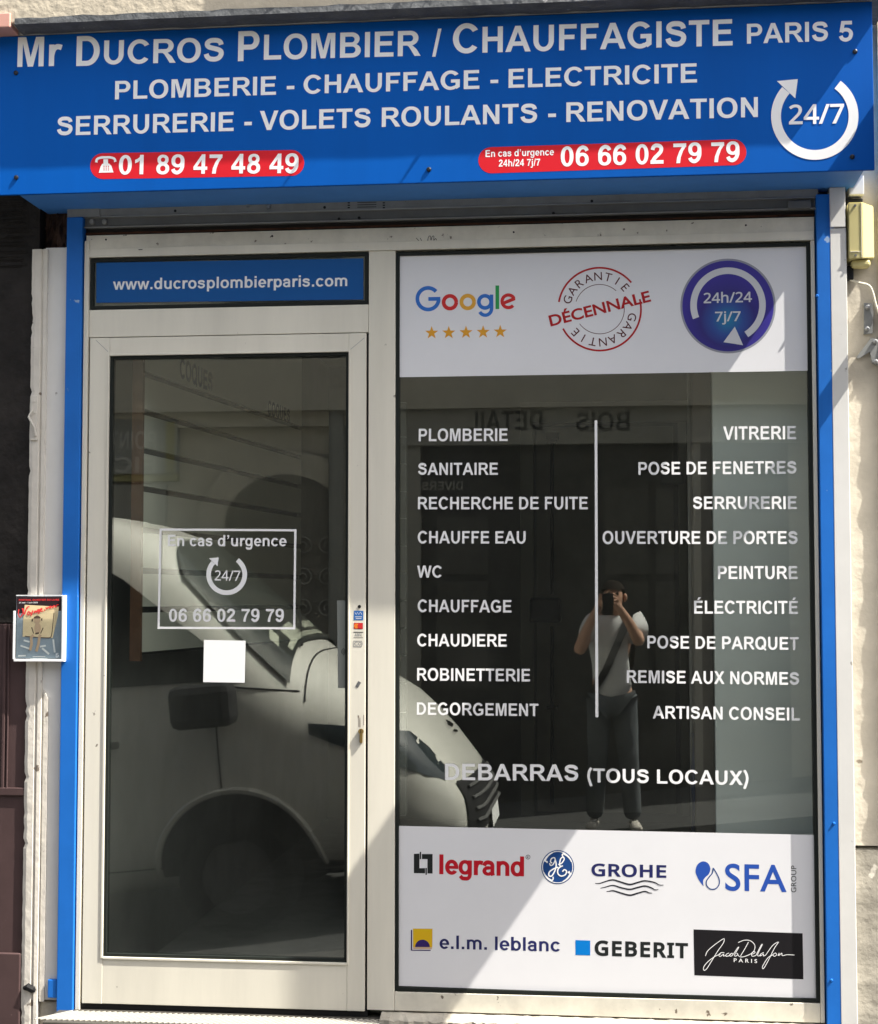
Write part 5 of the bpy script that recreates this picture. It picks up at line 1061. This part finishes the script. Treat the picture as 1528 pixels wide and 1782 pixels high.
vgrid('bumper', 'van_trim', lambda u, v: vfront((u - .5) * 1.72, .29 + .10 * v, .02), 16, 4)
vgrid('number_plate', 'vinyl_white', lambda u, v: vfront((u - .5) * .5, .40 + .1 * v, .032), 6, 3)
bm = bmesh.new(); add_tube(bm, [vfront(-.09, 1.0, .012), vfront(0, 1.03, .016), vfront(.09, 1.0, .012)], .014, 6); add_tube(bm, [vfront(-.08, .96, .012), vfront(0, .97, .016), vfront(.08, .96, .012)], .012, 6); from_bm('emblem', bm, 'chrome', van)
bm = bmesh.new()                                           # roof ribs, seams
for k_ in range(7): add_tube(bm, [Vector((x, -.6 + k_ * .2, sta(x)[0] - .004 - .03 * abs((-.6 + k_ * .2) / .6) ** 4)) for x in (-2.05, -2.3, -2.8, -3.4, -4.2, -5.0)], .012, 5)
from_bm('roof_ribs', bm, 'van_white', van)
bm = bmesh.new()
for x, za_, zb_ in ((-1.40, .62, 1.40), (-2.72, .34, 2.1)): add_tube(bm, [vside(x, za_ + (zb_ - za_) * i / 8, .001) for i in range(9)], .005, 5)
add_tube(bm, [vside(-1.48 - 1.24 * i / 10, .42, .001) for i in range(11)], .005, 5); add_tube(bm, [vside(-.93 - .47 * i / 8, 1.34 + .01 * i, .001) for i in range(9)], .005, 5)
add_tube(bm, [vpt(-.90, a_, .001) for a_ in range(25, 156, 10)], .006, 5)
from_bm('door_seams', bm, 'van_black', van)
bm = bmesh.new(); add_box(bm, -2.16, -1.96, .0, .05, 1.12, 1.16, .01); bmesh.ops.translate(bm, vec=(0, vside(-2.1, 1.14).y, 0), verts=bm.verts[:]); from_bm('door_handle', bm, 'van_black', van)
for s in (1, -1):
    bm = bmesh.new(); y0 = vside(-1.62, 1.32).y; add_box(bm, -1.60, -1.24, y0 + .07, y0 + .27, 1.20, 1.44, .05); add_box(bm, -1.44, -1.32, y0 - .04, y0 + .12, 1.24, 1.33, .02)
    if s < 0: bmesh.ops.scale(bm, vec=(1, -1, 1), verts=bm.verts[:])
    from_bm('wing_mirror', bm, 'van_black', van)
for xw in (-1.36, -4.45):
    for s in (1, -1):
        bm = bmesh.new(); cz_ = .36; yy = vside(xw, .5, .003).y
        fan = [[(xw + .45 * q * math.cos(t), max(.262, cz_ + .45 * q * math.sin(t))) for t in [math.pi * i / 24 for i in range(25)]] for q in (.05, .35, .7, 1)]
        fv = [[bm.verts.new((x_, s * vside(x_, z_, .005).y, z_)) for x_, z_ in r_] for r_ in fan]
        for A, B in zip(fv, fv[1:]):
            for i in range(24): bm.faces.new((A[i], A[i + 1], B[i + 1], B[i]))
        from_bm('wheel_arch', bm, 'van_black', van)
        bm = bmesh.new(); add_tube(bm, [vside(xw + .475 * math.cos(t), max(.28, cz_ + .475 * math.sin(t)), .006, s) for t in [math.pi * i / 24 for i in range(25)]], .016, 6); from_bm('arch_lip', bm, 'van_white', van)
        wh = bpy.data.objects.new('wheel', None); COL.objects.link(wh); wh.parent = van; wh.location = (xw, s * (yy - .06), .345); LOCAL.append(wh)
        bm = bmesh.new(); prof = [(.21, -.1), (.31, -.1), (.345, -.07), (.345, .07), (.31, .1), (.21, .1)]
        rg = [[bm.verts.new((r_ * math.cos(2 * math.pi * k_ / 32), y_, r_ * math.sin(2 * math.pi * k_ / 32))) for r_, y_ in prof] for k_ in range(32)]
        for k_ in range(32):
            for j in range(6): bm.faces.new((rg[k_][j], rg[k_][(j + 1) % 6], rg[(k_ + 1) % 32][(j + 1) % 6], rg[(k_ + 1) % 32][j]))
        from_bm('tyre', bm, 'tyre', wh, False)
        bm = bmesh.new(); add_disc(bm, (0, 0, 0), .212, s * .05, s * .075, 28); add_disc(bm, (0, 0, 0), .06, s * .076, s * .1, 16)
        for k_ in range(8):
            t = math.pi / 4 * k_; add_disc(bm, (.14 * math.cos(t), 0, .14 * math.sin(t)), .03, s * .0755, s * .082, 10)
        from_bm('rim', bm, 'van_trim', wh)
bm = bmesh.new(); add_tube(bm, [vpt(-.97, 70, .03), vpt(-1.12, 95, .042), vpt(-1.3, 112, .042)], .008, 6); add_tube(bm, [vpt(-.97, 112, .03), vpt(-1.1, 135, .04)], .008, 6); from_bm('wipers', bm, 'van_black', van)
bm = bmesh.new(); add_tube(bm, [Vector((-2.25, 0, 2.49)), Vector((-2.3, 0, 2.55)), Vector((-2.5, 0, 2.6))], [.02, .012, .006], 6); from_bm('aerial', bm, 'van_black', van)

# ================================================================== THE PHOTOGRAPHER
M['skin'] = mat('skin', (.46, .27, .19), .55); M['hair'] = mat('hair', (.016, .012, .010), .95, spec=.1); M['shirt'] = mat('white_tshirt', (.60, .60, .60), .85, bump=1.0, bscale=9); M['jeans'] = mat('jeans', (.10, .11, .12), .85, var=.35, vscale=10, bump=1.0, bscale=8); M['shoe'] = mat('shoe_pale', (.45, .42, .38), .7); M['strap'] = mat('strap_black', (.012, .012, .013), .7)
PYY = -5.56; GZ = -.03
ps = thing('person', 'person in white t-shirt and jeans photographing the shop, seen reflected in the display window', 'person', (.02, PYY, GZ))
def skin(name, joints, edges, m, sub=2, root=0):
    me = bpy.data.meshes.new(name); me.from_pydata([j[0] for j in joints], edges, []); o = bpy.data.objects.new(name, me); COL.objects.link(o)
    md = o.modifiers.new('skin', 'SKIN'); md.use_smooth_shade = True
    for i, j in enumerate(joints):
        v = me.skin_vertices[0].data[i]; r_ = j[1]; v.radius = r_ if isinstance(r_, tuple) else (r_, r_); v.use_root = i == root
    s_ = o.modifiers.new('sub', 'SUBSURF'); s_.levels = sub; s_.render_levels = sub
    dg = bpy.context.evaluated_depsgraph_get(); m2 = bpy.data.meshes.new_from_object(o.evaluated_get(dg)); m2.name = name; bpy.data.objects.remove(o)
    m2.materials.clear()
    for p in m2.polygons: p.use_smooth = True
    return link(name, m2, m, ps)
y = PYY; hz = 0.0
J = {'pelvis': ((.02, y, .90), (.118, .095)), 'spine': ((.02, y + .01, 1.10), (.108, .085)), 'chest': ((.025, y + .01, 1.30), (.128, .095)), 'neck': ((.03, y + .03, 1.44), (.055, .055)), 'chin': ((.035, y + .07, 1.50), (.060, .07)), 'head': ((.035, y + .065, 1.575), (.074, .092)), 'crown': ((.035, y + .055, 1.635), (.062, .075)),
     'shR': ((.165, y + .02, 1.385), .056), 'elR': ((.215, y + .15, 1.25), .042), 'foR': ((.145, y + .21, 1.39), .036), 'wrR': ((.060, y + .245, 1.515), .026), 'paR': ((.047, y + .262, 1.55), (.030, .018)),
     'shL': ((-.115, y + .02, 1.385), .056), 'elL': ((-.20, y + .15, 1.19), .044), 'foL': ((-.14, y + .215, 1.35), .038), 'wrL': ((-.062, y + .245, 1.50), .026), 'paL': ((-.048, y + .262, 1.535), (.030, .018)),
     'hiR': ((.105, y, .84), .092), 'knR': ((.135, y + .03, .46), .058), 'caR': ((.145, y + .0, .32), .056), 'anR': ((.165, y - .02, GZ + .10), .038),
     'hiL': ((-.06, y, .84), .088), 'knL': ((-.075, y + .02, .46), .056), 'caL': ((-.085, y - .01, .32), .054), 'anL': ((-.10, y - .06, GZ + .10), .038)}
names = list(J); idx = {n_: i for i, n_ in enumerate(names)}; joints = [J[n_] for n_ in names]
E2 = [('pelvis', 'spine'), ('spine', 'chest'), ('chest', 'neck'), ('neck', 'chin'), ('chin', 'head'), ('head', 'crown'), ('chest', 'shR'), ('shR', 'elR'), ('elR', 'foR'), ('foR', 'wrR'), ('wrR', 'paR'), ('chest', 'shL'), ('shL', 'elL'), ('elL', 'foL'), ('foL', 'wrL'), ('wrL', 'paL'), ('pelvis', 'hiR'), ('hiR', 'knR'), ('knR', 'caR'), ('caR', 'anR'), ('pelvis', 'hiL'), ('hiL', 'knL'), ('knL', 'caL'), ('caL', 'anL')]
edges = [(idx[a], idx[b]) for a, b in E2]
for s, w_ in ((1, 'paR'), (-1, 'paL')):                      # five fingers round the phone on each side
    base = Vector(J[w_][0])
    for k_, (dz, l_) in enumerate(((.034, .9), (.013, 1.0), (-.008, .96), (-.028, .78))):
        pts = [base + Vector((s * .006, .008, dz * .8)), base + Vector((s * -.006, .028 * l_, dz)), base + Vector((s * -.022, .034 * l_, dz + .004))]
        i0 = len(joints)
        for p_, r_ in zip(pts, (.0095, .0085, .0075)): joints.append((tuple(p_), r_))
        edges += [(idx[w_], i0), (i0, i0 + 1), (i0 + 1, i0 + 2)]
    i0 = len(joints)
    for p_, r_ in zip((base + Vector((s * -.006, -.016, -.02)), base + Vector((s * -.016, -.022, .006)), base + Vector((s * -.026, -.018, .028))), (.011, .0095, .008)): joints.append((tuple(p_), r_))
    edges += [(idx[w_], i0), (i0, i0 + 1), (i0 + 1, i0 + 2)]
body = skin('body', joints, edges, 'skin')
def cloth(name, keys, es, grow, m, extra=()):
    ks = list(keys); ii = {k_: i for i, k_ in enumerate(ks)}; js = []
    for k_ in ks:
        p_, r_ = J[k_] if k_ in J else extra[k_]; r_ = r_ if isinstance(r_, tuple) else (r_, r_); js.append((p_, (r_[0] + grow, r_[1] + grow)))
    return skin(name, js, [(ii[a], ii[b]) for a, b in es], m)
mid = lambda a, b, t, r_: (tuple(Vector(J[a][0]).lerp(Vector(J[b][0]), t)), r_)
cloth('t_shirt', ['spine', 'hem', 'chest', 'collar', 'shR', 'slR', 'shL', 'slL'], [('hem', 'spine'), ('spine', 'chest'), ('chest', 'collar'), ('chest', 'shR'), ('shR', 'slR'), ('chest', 'shL'), ('shL', 'slL')], .030, 'shirt',
      {'hem': ((.02, y, .85), (.128, .108)), 'collar': ((.03, y + .025, 1.41), (.062, .06)), 'slR': mid('shR', 'elR', .62, .052), 'slL': mid('shL', 'elL', .62, .052)})
cloth('trousers', ['pelvis', 'hiR', 'knR', 'caR', 'ctR', 'hiL', 'knL', 'caL', 'ctL'], [('pelvis', 'hiR'), ('hiR', 'knR'), ('knR', 'caR'), ('caR', 'ctR'), ('pelvis', 'hiL'), ('hiL', 'knL'), ('knL', 'caL'), ('caL', 'ctL')], .016, 'jeans',
      {'ctR': ((.163, y - .02, GZ + .07), .050), 'ctL': ((-.099, y - .06, GZ + .07), .050)})
for s, k_ in ((1, 'anR'), (-1, 'anL')):
    p_ = Vector(J[k_][0]); skin('shoe', [((p_.x, p_.y - .04, GZ + .045), .04), ((p_.x + s * .01, p_.y + .06, GZ + .04), (.042, .036)), ((p_.x + s * .03, p_.y + .16, GZ + .03), (.040, .026))], [(0, 1), (1, 2)], 'shoe')
bm = bmesh.new(); r = bmesh.ops.create_icosphere(bm, subdivisions=3, radius=1.0)
for v in bm.verts:
    c_ = v.co.copy(); v.co = Vector((.035 + c_.x * .086, y + .045 + c_.y * .104, 1.592 + c_.z * .092)) + Vector((0, 0, .004 * math.sin(c_.x * 17 + c_.y * 11)))
bmesh.ops.delete(bm, geom=[v for v in bm.verts if v.co.z < 1.605 and v.co.y > y + .075], context='VERTS'); bmesh.ops.delete(bm, geom=[v for v in bm.verts if v.co.z < 1.53], context='VERTS')
from_bm('hair', bm, 'hair', ps, True)
bm = bmesh.new(); hc = Vector((.035, y + .155, 1.565))
add_tube(bm, [hc + Vector((0, -.006, .025)), hc + Vector((0, .008, .0)), hc + Vector((0, .018, -.018)), hc + Vector((0, .004, -.026))], [.008, .011, .013, .009], 8)
for s in (-1, 1):
    add_tube(bm, [hc + Vector((s * .078, -.095, .022)), hc + Vector((s * .086, -.1, .0)), hc + Vector((s * .078, -.092, -.03))], [.012, .015, .009], 8)
from_bm('nose_and_ears', bm, 'skin', ps, True)
bm = bmesh.new()
for s in (-1, 1):
    r = bmesh.ops.create_icosphere(bm, subdivisions=2, radius=.011); bmesh.ops.translate(bm, vec=hc + Vector((s * .030, -.005, .022)), verts=r['verts'])
from_bm('eyes', bm, 'hair', ps, True)
bm = bmesh.new(); add_tube(bm, [hc + Vector((-.022, -.006, -.047)), hc + Vector((0, .002, -.049)), hc + Vector((.022, -.006, -.047))], [.003, .006, .003], 6); from_bm('mouth', bm, mat('lip', (.3, .12, .1), .5), ps, True)
bm = bmesh.new(); pts = [(.13, y - .06, 1.43), (.155, y + .03, 1.455), (.13, y + .115, 1.40), (.06, y + .138, 1.24), (-.02, y + .14, 1.06), (-.10, y + .12, .93), (-.15, y + .02, .87)]
rows = []
for i, p_ in enumerate(pts):
    q = Vector(p_); d_ = (Vector(pts[min(i + 1, 6)]) - Vector(pts[max(i - 1, 0)])).normalized(); sd_ = d_.cross(Vector((0, 1, 0))); sd_ = sd_.normalized() if sd_.length > .2 else Vector((1, 0, 0)); rows.append((q + sd_ * .024, q - sd_ * .024))
vv = [(bm.verts.new(a), bm.verts.new(b)) for a, b in rows]
for A, B in zip(vv, vv[1:]): bm.faces.new((A[0], A[1], B[1], B[0]))
bmesh.ops.solidify(bm, geom=bm.faces[:], thickness=.006); from_bm('bag_strap', bm, 'strap', ps, True)
ph = thing('phone', 'black phone held upright in both hands by the photographer', 'phone', (0, -D - .02, CZ))
bm = bmesh.new(); add_box(bm, -.037, .037, -D - .022, -D - .013, CZ - .115, CZ + .03, .003); from_bm('phone_body', bm, 'black', ph)
bm = bmesh.new(); add_box(bm, -.034, .034, -D - .0235, -D - .0222, CZ - .11, CZ + .026, 0); from_bm('screen', bm, 'van_glass', ph)
